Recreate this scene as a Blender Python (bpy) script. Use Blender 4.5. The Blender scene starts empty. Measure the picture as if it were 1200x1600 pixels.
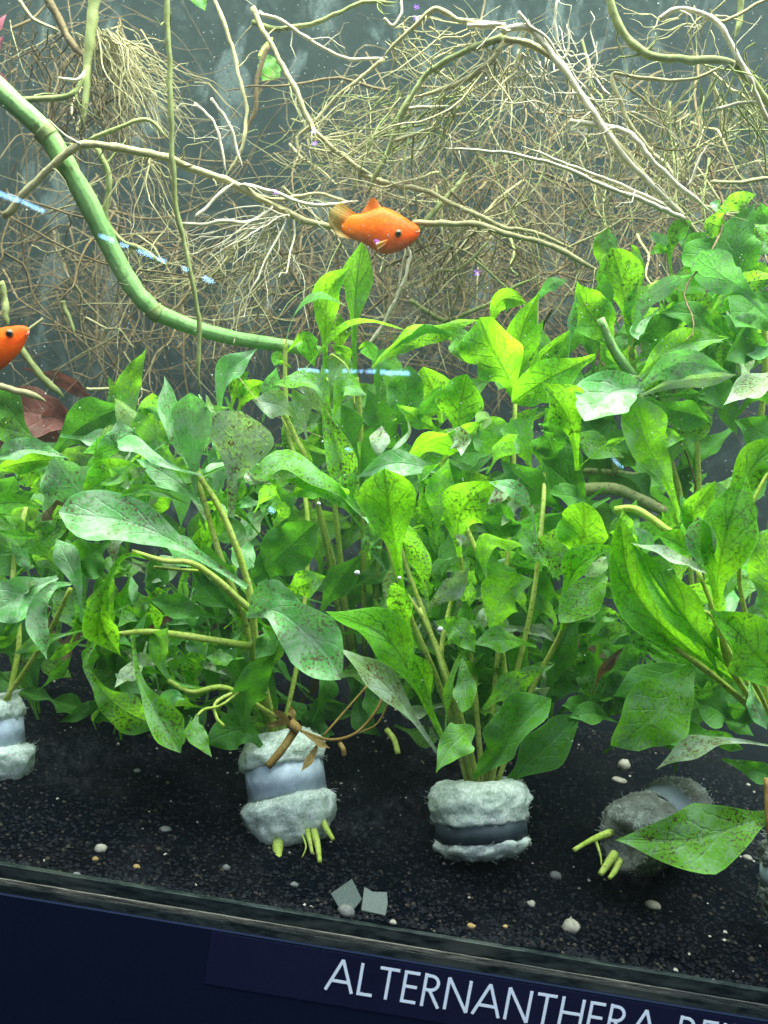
import bpy, math, random
from mathutils import Vector, noise as mnoise

random.seed(7)
CM = 0.01                       # all builders work in centimetres
scene = bpy.context.scene
COL = scene.collection

# ------------------------------------------------------------------ camera
F = 1386.0                      # focal length in photograph pixels (1200 x 1600)
PITCH, ROLL = math.radians(6.0), math.radians(9.4)
CAM = Vector((0.0, -28.0, 16.6))
_f = Vector((0, math.cos(PITCH), -math.sin(PITCH)))
_r0 = Vector((1, 0, 0)); _u0 = Vector((0, math.sin(PITCH), math.cos(PITCH)))
_R = _r0 * math.cos(ROLL) + _u0 * math.sin(ROLL)
_U = -_r0 * math.sin(ROLL) + _u0 * math.cos(ROLL)
cam_data = bpy.data.cameras.new('camera')
cam = bpy.data.objects.new('camera', cam_data); COL.objects.link(cam)
cam_data.sensor_fit = 'VERTICAL'; cam_data.sensor_height = 24.0; cam_data.lens = 24.0 * F / 1600.0
cam_data.clip_start = 0.005; cam_data.clip_end = 50
from mathutils import Matrix
m3 = Matrix((_R, _U, -_f)).transposed()
cam.matrix_world = Matrix.Translation(CAM * CM) @ m3.to_4x4()
scene.camera = cam
cam_data.dof.use_dof = True; cam_data.dof.focus_distance = 0.335; cam_data.dof.aperture_fstop = 12.0

def P(px, py, Y):
    """point (cm) seen at a photograph pixel, Y cm behind the front glass"""
    d = _f + _R * ((px - 600) / F) - _U * ((py - 800) / F)
    return CAM + d * ((Y - CAM.y) / d.y)
def K(Y):
    """cm per photograph pixel at depth Y"""
    return (Y + 28.0) / F * 1.0

# ------------------------------------------------------------------ world, lamps, exposure
world = bpy.data.worlds.new('World'); scene.world = world; world.use_nodes = True
wb = world.node_tree.nodes['Background']
wb.inputs[0].default_value = (0.55, 0.72, 1.0, 1); wb.inputs[1].default_value = 0.02

def area(name, loc, rot, sx, sy, power, col):
    l = bpy.data.lights.new(name, 'AREA'); l.shape = 'RECTANGLE'
    l.size, l.size_y, l.energy, l.color = sx * CM, sy * CM, power, col
    o = bpy.data.objects.new(name, l); COL.objects.link(o)
    o.location = Vector(loc) * CM; o.rotation_euler = rot
    return o
# the tank's own lamp over the water, and an added unseen front fill
area('tank_lamp', (0, -1, 88), (math.radians(0), 0, 0), 130, 30, 56.0, (0.90, 1.0, 0.93))
area('front_fill', (10, -118, 136), (math.radians(42), 0, 0), 130, 46, 25.0, (0.72, 0.84, 1.0))

vs = scene.view_settings
vs.view_transform = 'Standard'; vs.look = 'None'; vs.gamma = 1.0; vs.exposure = 0.0
vs.use_curve_mapping = False
scene.cycles.volume_bounces = 0
scene.cycles.max_bounces = 5
scene.cycles.transparent_max_bounces = 24
scene.cycles.use_denoising = True
scene.cycles.use_adaptive_sampling = True; scene.cycles.adaptive_threshold = 0.03
scene.cycles.caustics_reflective = False; scene.cycles.caustics_refractive = False

# ------------------------------------------------------------------ node helpers
class NT:
    def __init__(s, name):
        s.m = bpy.data.materials.new(name); s.m.use_nodes = True
        s.t = s.m.node_tree; s.t.nodes.clear()
        s.out = s.n('ShaderNodeOutputMaterial')
    def n(s, typ, **kw):
        nd = s.t.nodes.new(typ)
        for k, v in kw.items(): setattr(nd, k, v)
        return nd
    def l(s, a, b): s.t.links.new(a, b)
    def put(s, sock, v):
        if hasattr(v, 'links') or hasattr(v, 'is_linked'): s.l(v, sock)
        else: sock.default_value = v
    def math(s, op, a, b=0.0, c=None, clamp=False):
        nd = s.n('ShaderNodeMath', operation=op); nd.use_clamp = clamp
        s.put(nd.inputs[0], a); s.put(nd.inputs[1], b)
        if c is not None: s.put(nd.inputs[2], c)
        return nd.outputs[0]
    def step(s, x, a, b):
        nd = s.n('ShaderNodeMapRange', interpolation_type='SMOOTHSTEP')
        s.put(nd.inputs[0], x); nd.inputs[1].default_value = a; nd.inputs[2].default_value = b
        return nd.outputs[0]
    def mix(s, f, a, b, blend='MIX'):
        nd = s.n('ShaderNodeMix', data_type='RGBA', blend_type=blend)
        s.put(nd.inputs[0], f); s.put(nd.inputs[6], col4(a)); s.put(nd.inputs[7], col4(b))
        return nd.outputs[2]
    def noise(s, vec, scale, detail=3, rough=0.55, dist=0.0):
        nd = s.n('ShaderNodeTexNoise'); s.l(vec, nd.inputs['Vector'])
        nd.inputs['Scale'].default_value = scale; nd.inputs['Detail'].default_value = detail
        nd.inputs['Roughness'].default_value = rough; nd.inputs['Distortion'].default_value = dist
        return nd.outputs[0]
    def voronoi(s, vec, scale, feature='F1'):
        nd = s.n('ShaderNodeTexVoronoi', feature=feature); s.l(vec, nd.inputs['Vector'])
        nd.inputs['Scale'].default_value = scale
        return nd.outputs[0]
    def objvec(s):
        """object coordinates shifted by the object's own random number"""
        tc = s.n('ShaderNodeTexCoord'); oi = s.n('ShaderNodeObjectInfo')
        sc = s.n('ShaderNodeVectorMath', operation='SCALE'); cx = s.n('ShaderNodeCombineXYZ')
        for i in range(3): s.l(oi.outputs['Random'], cx.inputs[i])
        s.l(cx.outputs[0], sc.inputs[0]); sc.inputs['Scale'].default_value = 7.3
        ad = s.n('ShaderNodeVectorMath', operation='ADD')
        s.l(tc.outputs['Object'], ad.inputs[0]); s.l(sc.outputs[0], ad.inputs[1])
        return ad.outputs[0], oi.outputs['Random'], tc
    def bump(s, h, strength, dist):
        nd = s.n('ShaderNodeBump'); s.l(h, nd.inputs['Height'])
        nd.inputs['Strength'].default_value = strength; nd.inputs['Distance'].default_value = dist
        return nd.outputs[0]
    def principled(s, col, rough=0.6, spec=0.4, metal=0.0, normal=None, **kw):
        nd = s.n('ShaderNodeBsdfPrincipled')
        s.put(nd.inputs['Base Color'], col4(col)); s.put(nd.inputs['Roughness'], rough)
        nd.inputs['Specular IOR Level'].default_value = spec; nd.inputs['Metallic'].default_value = metal
        if normal is not None: s.l(normal, nd.inputs['Normal'])
        for k, v in kw.items(): s.put(nd.inputs[k], v)
        return nd.outputs[0]
    def mixsh(s, f, a, b):
        nd = s.n('ShaderNodeMixShader'); s.put(nd.inputs[0], f); s.l(a, nd.inputs[1]); s.l(b, nd.inputs[2])
        return nd.outputs[0]
    def trans(s, col, normal=None):
        nd = s.n('ShaderNodeBsdfTranslucent'); s.put(nd.inputs[0], col4(col)); return nd.outputs[0]
    def done(s, sh): s.l(sh, s.out.inputs['Surface']); return s.m
def col4(c):
    if isinstance(c, (tuple, list)): return tuple(c) + (1.0,) if len(c) == 3 else tuple(c)
    return c

# ------------------------------------------------------------------ materials
MAT = {}
def leaf_mat(key, base, trans_col, tfac, vein, vein_amt, speck, speck_col, dust_sheen, dust_sheen_col=(0.50, 0.62, 0.50), rough=0.5):
    s = NT('leaf_' + key)
    vec, rnd, tc = s.objvec()
    uv = s.n('ShaderNodeSeparateXYZ'); s.l(tc.outputs['UV'], uv.inputs[0])
    u, v = uv.outputs[0], uv.outputs[1]
    side = s.math('MULTIPLY', s.math('ABSOLUTE', s.math('SUBTRACT', u, 0.5)), 2.0)
    warp = s.noise(vec, 260, 2)
    mid = s.math('SUBTRACT', 1.0, s.step(side, 0.02, 0.10))
    lat = s.math('ADD', s.math('MULTIPLY', v, 6.6), s.math('MULTIPLY', s.math('POWER', side, 0.8), -1.7))
    lat = s.math('ADD', lat, s.math('MULTIPLY', warp, 0.55))
    lat = s.math('ABSOLUTE', s.math('SUBTRACT', s.math('FRACT', lat), 0.5))
    lat = s.math('SUBTRACT', 1.0, s.step(lat, 0.02, 0.10))
    lat = s.math('MULTIPLY', lat, s.math('SUBTRACT', 1.0, s.step(side, 0.45, 0.95)))
    net = s.voronoi(vec, 700, 'DISTANCE_TO_EDGE')
    net = s.math('SUBTRACT', 1.0, s.step(net, 0.0, 0.14))
    veins = s.math('MAXIMUM', s.math('MAXIMUM', mid, s.math('MULTIPLY', lat, 0.95)), s.math('MULTIPLY', net, 0.30))
    big = s.noise(vec, 70, 3); fine = s.noise(vec, 900, 3, 0.7)
    hue = s.math('ADD', s.math('MULTIPLY', rnd, 0.5), s.math('MULTIPLY', big, 0.6))
    c = s.mix(s.math('MULTIPLY', hue, 0.9, clamp=True), tuple(x * 0.72 for x in base), tuple(min(1, x * 1.28) for x in base))
    c = s.mix(s.math('MULTIPLY', s.step(fine, 0.52, 0.68), 0.45), c, tuple(x * 0.5 for x in base))
    c = s.mix(s.math('MULTIPLY', veins, vein_amt), c, vein)
    t = s.mix(s.math('MULTIPLY', veins, vein_amt), trans_col, tuple(x * 0.45 for x in trans_col) if vein[1] < base[1] else trans_col)
    t = s.mix(s.math('MULTIPLY', s.step(s.math('ADD', s.math('MULTIPLY', big, 0.5), s.math('MULTIPLY', fine, 0.5)), 0.42, 0.6), 0.8), t, tuple(x * 0.5 for x in trans_col))
    # algae speckles
    sp = s.math('MULTIPLY', s.step(s.noise(vec, 620 if key == 'L' else 950, 4, 0.7), 0.49, 0.62), s.step(s.noise(vec, 110, 3), 0.34, 0.56))
    own = s.math('FRACT', s.math('MULTIPLY', rnd, 37.7))
    sp = s.math('MULTIPLY', sp, s.math('MULTIPLY', s.math('ADD', 0.25, own), speck), clamp=True)
    c = s.mix(sp, c, speck_col); t = s.mix(sp, t, tuple(x * 0.6 for x in speck_col))
    # settled mulm, with the leaves' pale sheen painted into its colour
    if dust_sheen > 0:
        du = s.math('MULTIPLY', s.step(s.math('ADD', s.math('MULTIPLY', s.noise(vec, 130, 4, 0.65), 0.7), s.math('MULTIPLY', fine, 0.35)), 0.46, 0.62), dust_sheen)
        c = s.mix(du, c, dust_sheen_col); t = s.mix(s.math('MULTIPLY', du, 0.7), t, tuple(x * 0.35 for x in dust_sheen_col))
    edge = s.step(side, 0.90, 0.985)
    c = s.mix(s.math('MULTIPLY', edge, 0.6), c, tuple(min(1, x * 1.5 + 0.06) for x in base))
    h = s.math('ADD', s.math('MULTIPLY', s.math('MAXIMUM', mid, lat), -0.6), s.math('MULTIPLY', warp, 0.8))
    nb = s.bump(h, 0.35, 0.0010)
    a = s.principled(c, s.math('ADD', rough - 0.1, s.math('MULTIPLY', fine, 0.25)), 0.14, normal=nb)
    tr = s.n('ShaderNodeBsdfTranslucent'); s.put(tr.inputs[0], t); s.l(nb, tr.inputs['Normal'])
    MAT[key] = s.done(s.mixsh(tfac, a, tr.outputs[0]))
dkv = (0.02, 0.12, 0.008)
plv = (0.30, 0.50, 0.22)
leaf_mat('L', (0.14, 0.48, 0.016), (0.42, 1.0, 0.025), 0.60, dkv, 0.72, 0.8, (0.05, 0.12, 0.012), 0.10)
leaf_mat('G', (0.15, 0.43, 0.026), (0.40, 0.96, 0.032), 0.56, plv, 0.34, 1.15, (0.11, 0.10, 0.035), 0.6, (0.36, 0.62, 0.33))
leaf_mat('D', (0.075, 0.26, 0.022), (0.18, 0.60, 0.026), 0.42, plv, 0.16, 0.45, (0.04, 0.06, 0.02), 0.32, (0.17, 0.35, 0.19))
leaf_mat('S', (0.16, 0.50, 0.13), (0.24, 0.74, 0.12), 0.34, (0.46, 0.62, 0.40), 0.45, 1.3, (0.20, 0.155, 0.085), 0.8, (0.50, 0.72, 0.44), 0.42)
leaf_mat('B', (0.30, 0.47, 0.20), (0.38, 0.68, 0.16), 0.38, (0.45, 0.55, 0.34), 0.35, 1.6, (0.19, 0.115, 0.055), 0.8, (0.58, 0.70, 0.55), 0.4)
leaf_mat('W', (0.10, 0.075, 0.03), (0.20, 0.13, 0.04), 0.35, (0.22, 0.17, 0.08), 0.3, 0.8, (0.05, 0.03, 0.015), 0.4, (0.25, 0.22, 0.14))
leaf_mat('R', (0.20, 0.06, 0.045), (0.32, 0.08, 0.05), 0.35, (0.30, 0.14, 0.10), 0.3, 0.6, (0.10, 0.04, 0.03), 0.45, (0.33, 0.22, 0.17))
leaf_mat('T', (0.36, 0.25, 0.09), (0.42, 0.28, 0.08), 0.35, (0.42, 0.32, 0.16), 0.3, 0.6, (0.16, 0.09, 0.03), 0.3, (0.4, 0.33, 0.2))
leaf_mat('K', (0.42, 0.14, 0.18), (0.52, 0.16, 0.22), 0.45, (0.6, 0.3, 0.4), 0.3, 0.3, (0.3, 0.1, 0.1), 0.2, (0.6, 0.45, 0.5))

def mottled(name, a, b, c, scale, rough=0.7, bump=0.3, bd=0.0006, tf=0.0, speck=0.0, speck_col=(0.1, 0.06, 0.03)):
    s = NT(name); vec, rnd, tc = s.objvec()
    n1 = s.noise(vec, scale, 4, 0.6); n2 = s.noise(vec, scale * 4.5, 3, 0.6)
    col = s.mix(s.step(n1, 0.35, 0.65), a, b)
    col = s.mix(s.math('MULTIPLY', s.step(n2, 0.5, 0.7), 0.7), col, c)
    col = s.mix(s.math('MULTIPLY', rnd, 0.3), col, tuple(x * 0.55 for x in a))
    if speck: col = s.mix(s.math('MULTIPLY', s.step(s.noise(vec, scale * 7, 2), 0.56, 0.64), speck), col, speck_col)
    sh = s.principled(col, rough, 0.12, normal=s.bump(n2, bump, bd))
    if tf: sh = s.mixsh(tf, sh, s.trans(col))
    MAT[name] = s.done(sh)
mottled('stem', (0.48, 0.64, 0.10), (0.64, 0.74, 0.20), (0.38, 0.56, 0.08), 120, 0.45, 0.25, tf=0.3, speck=0.5, speck_col=(0.16, 0.11, 0.04))
mottled('stem_tan', (0.34, 0.38, 0.16), (0.44, 0.45, 0.22), (0.24, 0.26, 0.12), 120, 0.6, speck=0.6)
mottled('vine', (0.16, 0.34, 0.085), (0.23, 0.43, 0.12), (0.12, 0.27, 0.07), 60, 0.5, 0.2, tf=0.12)
def mk_vine():
    s = NT('vine'); vec, rnd, tc = s.objvec()
    uv = s.n('ShaderNodeSeparateXYZ'); s.l(tc.outputs['UV'], uv.inputs[0])
    n1 = s.noise(vec, 60, 4, 0.6); n2 = s.noise(vec, 380, 3, 0.6)
    rib = s.math('ADD', s.math('MULTIPLY', s.math('SINE', s.math('ADD', s.math('MULTIPLY', uv.outputs[0], 6.28318 * 11), s.math('MULTIPLY', n1, 4.0))), 0.5), 0.5)
    col = s.mix(s.step(n1, 0.35, 0.65), (0.20, 0.42, 0.11), (0.30, 0.54, 0.17))
    col = s.mix(s.math('MULTIPLY', rib, 0.16), col, (0.34, 0.50, 0.20))
    col = s.mix(s.math('MULTIPLY', s.step(n2, 0.52, 0.68), 0.6), col, (0.10, 0.20, 0.05))
    col = s.mix(s.math('MULTIPLY', s.step(s.noise(vec, 150, 5, 0.7), 0.58, 0.68), 0.7), col, (0.17, 0.15, 0.06))
    MAT['vine'] = s.done(s.mixsh(0.12, s.principled(col, 0.55, 0.35, normal=s.bump(s.math('ADD', s.math('MULTIPLY', rib, 0.15), n2), 0.35, 0.0008)), s.trans(col)))
mk_vine()
mottled('vine_node', (0.24, 0.33, 0.11), (0.32, 0.38, 0.15), (0.14, 0.16, 0.06), 120, 0.7)
mottled('root_pale', (0.58, 0.53, 0.37), (0.72, 0.66, 0.50), (0.42, 0.36, 0.22), 140, 0.6, tf=0.15)
mottled('root_tan', (0.42, 0.38, 0.19), (0.54, 0.49, 0.27), (0.28, 0.24, 0.12), 140, 0.65, tf=0.12)
mottled('root_olive', (0.25, 0.29, 0.10), (0.36, 0.39, 0.16), (0.17, 0.19, 0.07), 110, 0.65, tf=0.1)
mottled('root_brown', (0.15, 0.108, 0.052), (0.23, 0.17, 0.085), (0.085, 0.062, 0.03), 130, 0.7, tf=0.1)
mottled('pebble_pale', (0.30, 0.28, 0.23), (0.42, 0.39, 0.32), (0.20, 0.18, 0.14), 300, 0.7)
mottled('pebble_grey', (0.12, 0.125, 0.12), (0.19, 0.195, 0.185), (0.08, 0.08, 0.08), 300, 0.7)
mottled('pebble_warm', (0.32, 0.21, 0.08), (0.42, 0.30, 0.14), (0.22, 0.15, 0.07), 300, 0.7)
mottled('pebble_pink', (0.50, 0.34, 0.36), (0.60, 0.45, 0.46), (0.36, 0.24, 0.26), 300, 0.6)
mottled('dead', (0.30, 0.19, 0.055), (0.40, 0.28, 0.09), (0.18, 0.11, 0.04), 200, 0.7, tf=0.15)
mottled('speck', (0.60, 0.64, 0.60), (0.75, 0.78, 0.74), (0.5, 0.52, 0.48), 100, 0.8)

def mk_sand():
    s = NT('sand'); tc = s.n('ShaderNodeTexCoord'); v = tc.outputs['Object']
    n = s.noise(v, 900, 3, 0.7); b = s.noise(v, 25, 3)
    c = s.mix(s.step(n, 0.35, 0.75), (0.0009, 0.0018, 0.0036), (0.0042, 0.0064, 0.0105))
    c = s.mix(s.math('MULTIPLY', s.step(b, 0.45, 0.7), 0.5), c, (0.0075, 0.0075, 0.0075))
    MAT['sand'] = s.done(s.principled(c, 0.9, 0.02, normal=s.bump(n, 0.8, 0.001)))
    s = NT('grain'); g = s.n('ShaderNodeNewGeometry'); r = g.outputs['Random Per Island']
    c = s.mix(s.step(r, 0.0, 0.8), (0.002, 0.0028, 0.004), (0.014, 0.016, 0.020))
    c = s.mix(s.step(r, 0.92, 0.96), c, (0.05, 0.043, 0.034)); c = s.mix(s.step(r, 0.994, 0.997), c, (0.45, 0.42, 0.36))
    MAT['grain'] = s.done(s.principled(c, 0.6, 0.05))
mk_sand()

def mk_foam():
    s = NT('foam'); vec, rnd, tc = s.objvec()
    n = s.noise(vec, 620, 5, 0.8, 1.2); m = s.noise(vec, 70, 3)
    c = s.mix(s.step(n, 0.42, 0.60), (0.46, 0.60, 0.50), (0.93, 0.99, 0.94))
    c = s.mix(s.math('MULTIPLY', s.step(m, 0.42, 0.7), 0.35), c, (0.62, 0.70, 0.58))
    sp = s.step(s.noise(vec, 1000, 2), 0.62, 0.68)
    c = s.mix(s.math('MULTIPLY', sp, 0.25), c, (0.3, 0.31, 0.22))
    a = s.principled(c, 0.45, 0.35, normal=s.bump(n, 0.55, 0.0014), **{'Subsurface Weight': 0.85, 'Subsurface Radius': (1.0, 1.0, 0.95), 'Subsurface Scale': 0.006})
    MAT['foam'] = s.done(s.mixsh(0.15, a, s.trans(c)))
    s = NT('fibre'); MAT['fibre'] = s.done(s.mixsh(0.5, s.principled((0.85, 0.92, 0.87), 0.5, 0.4), s.trans((0.9, 0.95, 0.9))))
    s = NT('dull_band'); MAT['dull_band'] = s.done(s.principled((0.11, 0.135, 0.16), 0.6, 0.15))
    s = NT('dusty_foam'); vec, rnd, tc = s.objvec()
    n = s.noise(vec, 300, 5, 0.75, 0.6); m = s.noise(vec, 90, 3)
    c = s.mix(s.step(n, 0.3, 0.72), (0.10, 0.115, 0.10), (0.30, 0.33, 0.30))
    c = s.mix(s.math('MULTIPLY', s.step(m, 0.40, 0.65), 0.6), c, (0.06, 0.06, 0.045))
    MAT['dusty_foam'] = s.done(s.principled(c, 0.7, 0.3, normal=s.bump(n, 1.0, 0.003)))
    s = NT('band'); vec, rnd, tc = s.objvec()
    n = s.noise(vec, 120, 4, 0.6); f = s.noise(vec, 1600, 2)
    c = s.mix(s.step(n, 0.35, 0.7), (0.36, 0.43, 0.52), (0.50, 0.58, 0.68))
    c = s.mix(s.math('MULTIPLY', s.step(f, 0.6, 0.7), 0.5), c, (0.2, 0.22, 0.22))
    MAT['band'] = s.done(s.principled(c, s.math('ADD', 0.42, s.math('MULTIPLY', n, 0.25)), 0.3, metal=0.1, normal=s.bump(n, 0.5, 0.0015)))
    s = NT('dark_band'); vec, rnd, tc = s.objvec()
    n = s.noise(vec, 120, 4, 0.6)
    c = s.mix(s.step(n, 0.35, 0.7), (0.030, 0.042, 0.052), (0.055, 0.072, 0.085))
    MAT['dark_band'] = s.done(s.principled(c, 0.5, 0.15, metal=0.0))
mk_foam()

def mk_glass():
    s = NT('front_glass')
    ge = s.n('ShaderNodeNewGeometry'); dt = s.n('ShaderNodeVectorMath', operation='DOT_PRODUCT')
    s.l(ge.outputs['Incoming'], dt.inputs[0]); s.l(ge.outputs['Normal'], dt.inputs[1])
    om = s.math('SUBTRACT', 1.0, s.math('ABSOLUTE', dt.outputs['Value']))
    fr = s.math('ADD', 0.03, s.math('MULTIPLY', s.math('POWER', om, 5.0), 0.9))
    g = s.n('ShaderNodeBsdfGlossy'); g.inputs['Roughness'].default_value = 0.012
    t = s.n('ShaderNodeBsdfTransparent'); t.inputs[0].default_value = (0.985, 0.995, 0.99, 1)
    tc = s.n('ShaderNodeTexCoord'); v = tc.outputs['Object']
    sm = s.math('MULTIPLY', s.step(s.noise(v, 22, 4, 0.6, 0.6), 0.48, 0.75), s.step(s.noise(v, 300, 3, 0.7), 0.35, 0.75))
    dots = s.math('SUBTRACT', 1.0, s.step(s.voronoi(v, 150), 0.03, 0.07))
    film = s.math('ADD', s.math('MULTIPLY', sm, 0.035), s.math('MULTIPLY', s.math('MULTIPLY', dots, s.step(s.noise(v, 14, 2), 0.5, 0.6)), 0.12))
    df = s.n('ShaderNodeBsdfDiffuse'); df.inputs[0].default_value = (0.7, 0.75, 0.75, 1)
    MAT['front_glass'] = s.done(s.mixsh(film, s.mixsh(fr, t.outputs[0], g.outputs[0]), df.outputs[0]))
    s = NT('shard')
    t = s.n('ShaderNodeBsdfTransparent'); t.inputs[0].default_value = (0.75, 0.85, 0.82, 1)
    d = s.principled((0.13, 0.16, 0.15), 0.3, 0.2)
    MAT['shard'] = s.done(s.mixsh(0.5, t.outputs[0], d))
    # back pane with dried lime drips and algae film
    s = NT('back_pane'); tc = s.n('ShaderNodeTexCoord'); v = tc.outputs['Object']
    mp = s.n('ShaderNodeMapping'); s.l(v, mp.inputs[0]); mp.inputs['Scale'].default_value = (1.0, 1.0, 0.42)
    n = s.noise(mp.outputs[0], 34, 4, 0.6, 0.4); f = s.noise(v, 520, 4, 0.75); b = s.noise(v, 9, 3); g2 = s.noise(v, 95, 5, 0.7, 0.5)
    bl = s.math('MULTIPLY', s.step(n, 0.55, 0.66), s.step(f, 0.30, 0.60))
    c = s.mix(s.step(b, 0.3, 0.7), (0.0015, 0.0045, 0.006), (0.004, 0.0085, 0.0085))
    c = s.mix(s.math('MULTIPLY', s.step(g2, 0.48, 0.68), 0.8), c, (0.016, 0.025, 0.023))
    c = s.mix(s.step(f, 0.57, 0.70), c, (0.032, 0.044, 0.040))
    c = s.mix(s.math('MULTIPLY', bl, 0.6), c, (0.10, 0.13, 0.125))
    MAT['back_pane'] = s.done(s.principled(c, 0.8, 0.02))
    # rim, lime line, cabinet
    s = NT('rim_glass'); tc = s.n('ShaderNodeTexCoord'); v = tc.outputs['Object']
    mp = s.n('ShaderNodeMapping'); s.l(v, mp.inputs[0]); mp.inputs['Scale'].default_value = (0.25, 1, 1)
    n = s.noise(mp.outputs[0], 500, 4, 0.7); m = s.noise(mp.outputs[0], 120, 3)
    c = s.mix(s.step(n, 0.35, 0.7), (0.006, 0.011, 0.013), (0.038, 0.050, 0.047))
    c = s.mix(s.math('MULTIPLY', s.step(m, 0.5, 0.7), 0.6), c, (0.065, 0.075, 0.065))
    MAT['rim_glass'] = s.done(s.principled(c, 0.3, 0.5))
    s = NT('lime_bead'); tc = s.n('ShaderNodeTexCoord'); v = tc.outputs['Object']
    mp = s.n('ShaderNodeMapping'); s.l(v, mp.inputs[0]); mp.inputs['Scale'].default_value = (0.12, 1, 1)
    n = s.noise(mp.outputs[0], 700, 4, 0.7); m = s.noise(mp.outputs[0], 90, 4)
    c = s.mix(s.step(n, 0.3, 0.7), (0.025, 0.03, 0.028), (0.20, 0.195, 0.155))
    c = s.mix(s.math('MULTIPLY', s.step(m, 0.45, 0.65), 0.85), c, (0.03, 0.038, 0.038))
    MAT['lime_bead'] = s.done(s.principled(c, 0.6, 0.3, normal=s.bump(n, 0.6, 0.001)))
    s = NT('cabinet'); tc = s.n('ShaderNodeTexCoord'); v = tc.outputs['Object']
    n = s.noise(v, 40, 4, 0.6)
    c = s.mix(n, (0.0035, 0.007, 0.021), (0.005, 0.010, 0.028))
    MAT['cabinet'] = s.done(s.principled(c, 0.45, 0.25))
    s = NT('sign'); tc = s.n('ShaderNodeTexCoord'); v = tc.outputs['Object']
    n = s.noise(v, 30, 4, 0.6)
    c = s.mix(n, (0.008, 0.010, 0.032), (0.013, 0.015, 0.046))  # lighter violet than the cabinet: a reflected patch of light painted in
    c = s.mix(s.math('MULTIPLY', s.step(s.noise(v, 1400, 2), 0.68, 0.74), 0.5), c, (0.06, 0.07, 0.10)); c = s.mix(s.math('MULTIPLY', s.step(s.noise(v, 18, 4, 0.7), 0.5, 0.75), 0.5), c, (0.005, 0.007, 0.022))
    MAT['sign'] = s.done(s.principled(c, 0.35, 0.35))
    s = NT('print_white'); MAT['print_white'] = s.done(s.principled((0.78, 0.88, 1.0), 0.6, 0.3))
    def em(name, col, st):
        s = NT(name); e = s.n('ShaderNodeEmission'); e.inputs[0].default_value = col4(col); e.inputs[1].default_value = st
        MAT[name] = s.done(e.outputs[0]); s.m.cycles.emission_sampling = 'NONE'
    em('led_blue', (0.30, 0.62, 1.0), 32.0)
    em('led_violet', (0.45, 0.16, 1.0), 40.0)
    s = NT('led_housing'); MAT['led_housing'] = s.done(s.principled((0.03, 0.03, 0.035), 0.5))
mk_glass()

def mk_fish():
    s = NT('fish_body'); vec, rnd, tc = s.objvec()
    uv = s.n('ShaderNodeSeparateXYZ'); s.l(tc.outputs['UV'], uv.inputs[0]); x, y = uv.outputs[0], uv.outputs[1]
    n = s.noise(vec, 260, 3); sc = s.voronoi(vec, 1150)
    c = s.mix(s.step(x, 0.0, 0.35), (0.93, 0.24, 0.003), (0.93, 0.145, 0.0))
    c = s.mix(s.step(x, 0.55, 0.95), c, (0.92, 0.085, 0.0))
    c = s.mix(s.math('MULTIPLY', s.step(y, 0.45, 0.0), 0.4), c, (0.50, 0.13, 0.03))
    c = s.mix(s.math('MULTIPLY', s.step(n, 0.45, 0.65), 0.4), c, (0.80, 0.085, 0.0))
    c = s.mix(s.math('MULTIPLY', s.step(s.noise(vec, 700, 3, 0.7), 0.5, 0.68), 0.35), c, (0.98, 0.32, 0.01))
    c = s.mix(s.math('MULTIPLY', s.step(sc, 0.3, 0.6), 0.2), c, (0.75, 0.12, 0.0))
    a = s.principled(c, 0.5, 0.16, normal=s.bump(sc, 0.10, 0.0005))
    MAT['fish_body'] = s.done(s.mixsh(0.12, a, s.trans(c)))
    s = NT('fish_fin'); tc = s.n('ShaderNodeTexCoord')
    uv = s.n('ShaderNodeSeparateXYZ'); s.l(tc.outputs['UV'], uv.inputs[0])
    ray = s.math('ABSOLUTE', s.math('SUBTRACT', s.math('FRACT', s.math('MULTIPLY', uv.outputs[1], 13.0)), 0.5))
    c = s.mix(s.step(uv.outputs[0], 0.0, 0.85), (0.92, 0.24, 0.005), (0.62, 0.42, 0.06))
    c = s.mix(s.step(ray, 0.25, 0.45), c, (0.38, 0.22, 0.05))
    a = s.mixsh(0.5, s.principled(c, 0.4, 0.4), s.trans(c))
    t = s.n('ShaderNodeBsdfTransparent')
    f = s.math('ADD', s.math('MULTIPLY', s.step(uv.outputs[0], 0.15, 1.0), 0.5), 0.05)
    MAT['fish_fin'] = s.done(s.mixsh(f, a, t.outputs[0]))
    s = NT('dorsal'); MAT['dorsal'] = s.done(s.mixsh(0.4, s.principled((0.72, 0.20, 0.015), 0.4), s.trans((0.85, 0.25, 0.02))))
    s = NT('eye'); MAT['eye'] = s.done(s.principled((0.012, 0.008, 0.006), 0.12, 0.6))
    s = NT('iris'); MAT['iris'] = s.done(s.principled((0.30, 0.11, 0.03), 0.3, 0.6))
    s = NT('mouth'); MAT['mouth'] = s.done(s.principled((0.70, 0.10, 0.05), 0.4, 0.4))
mk_fish()

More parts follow.
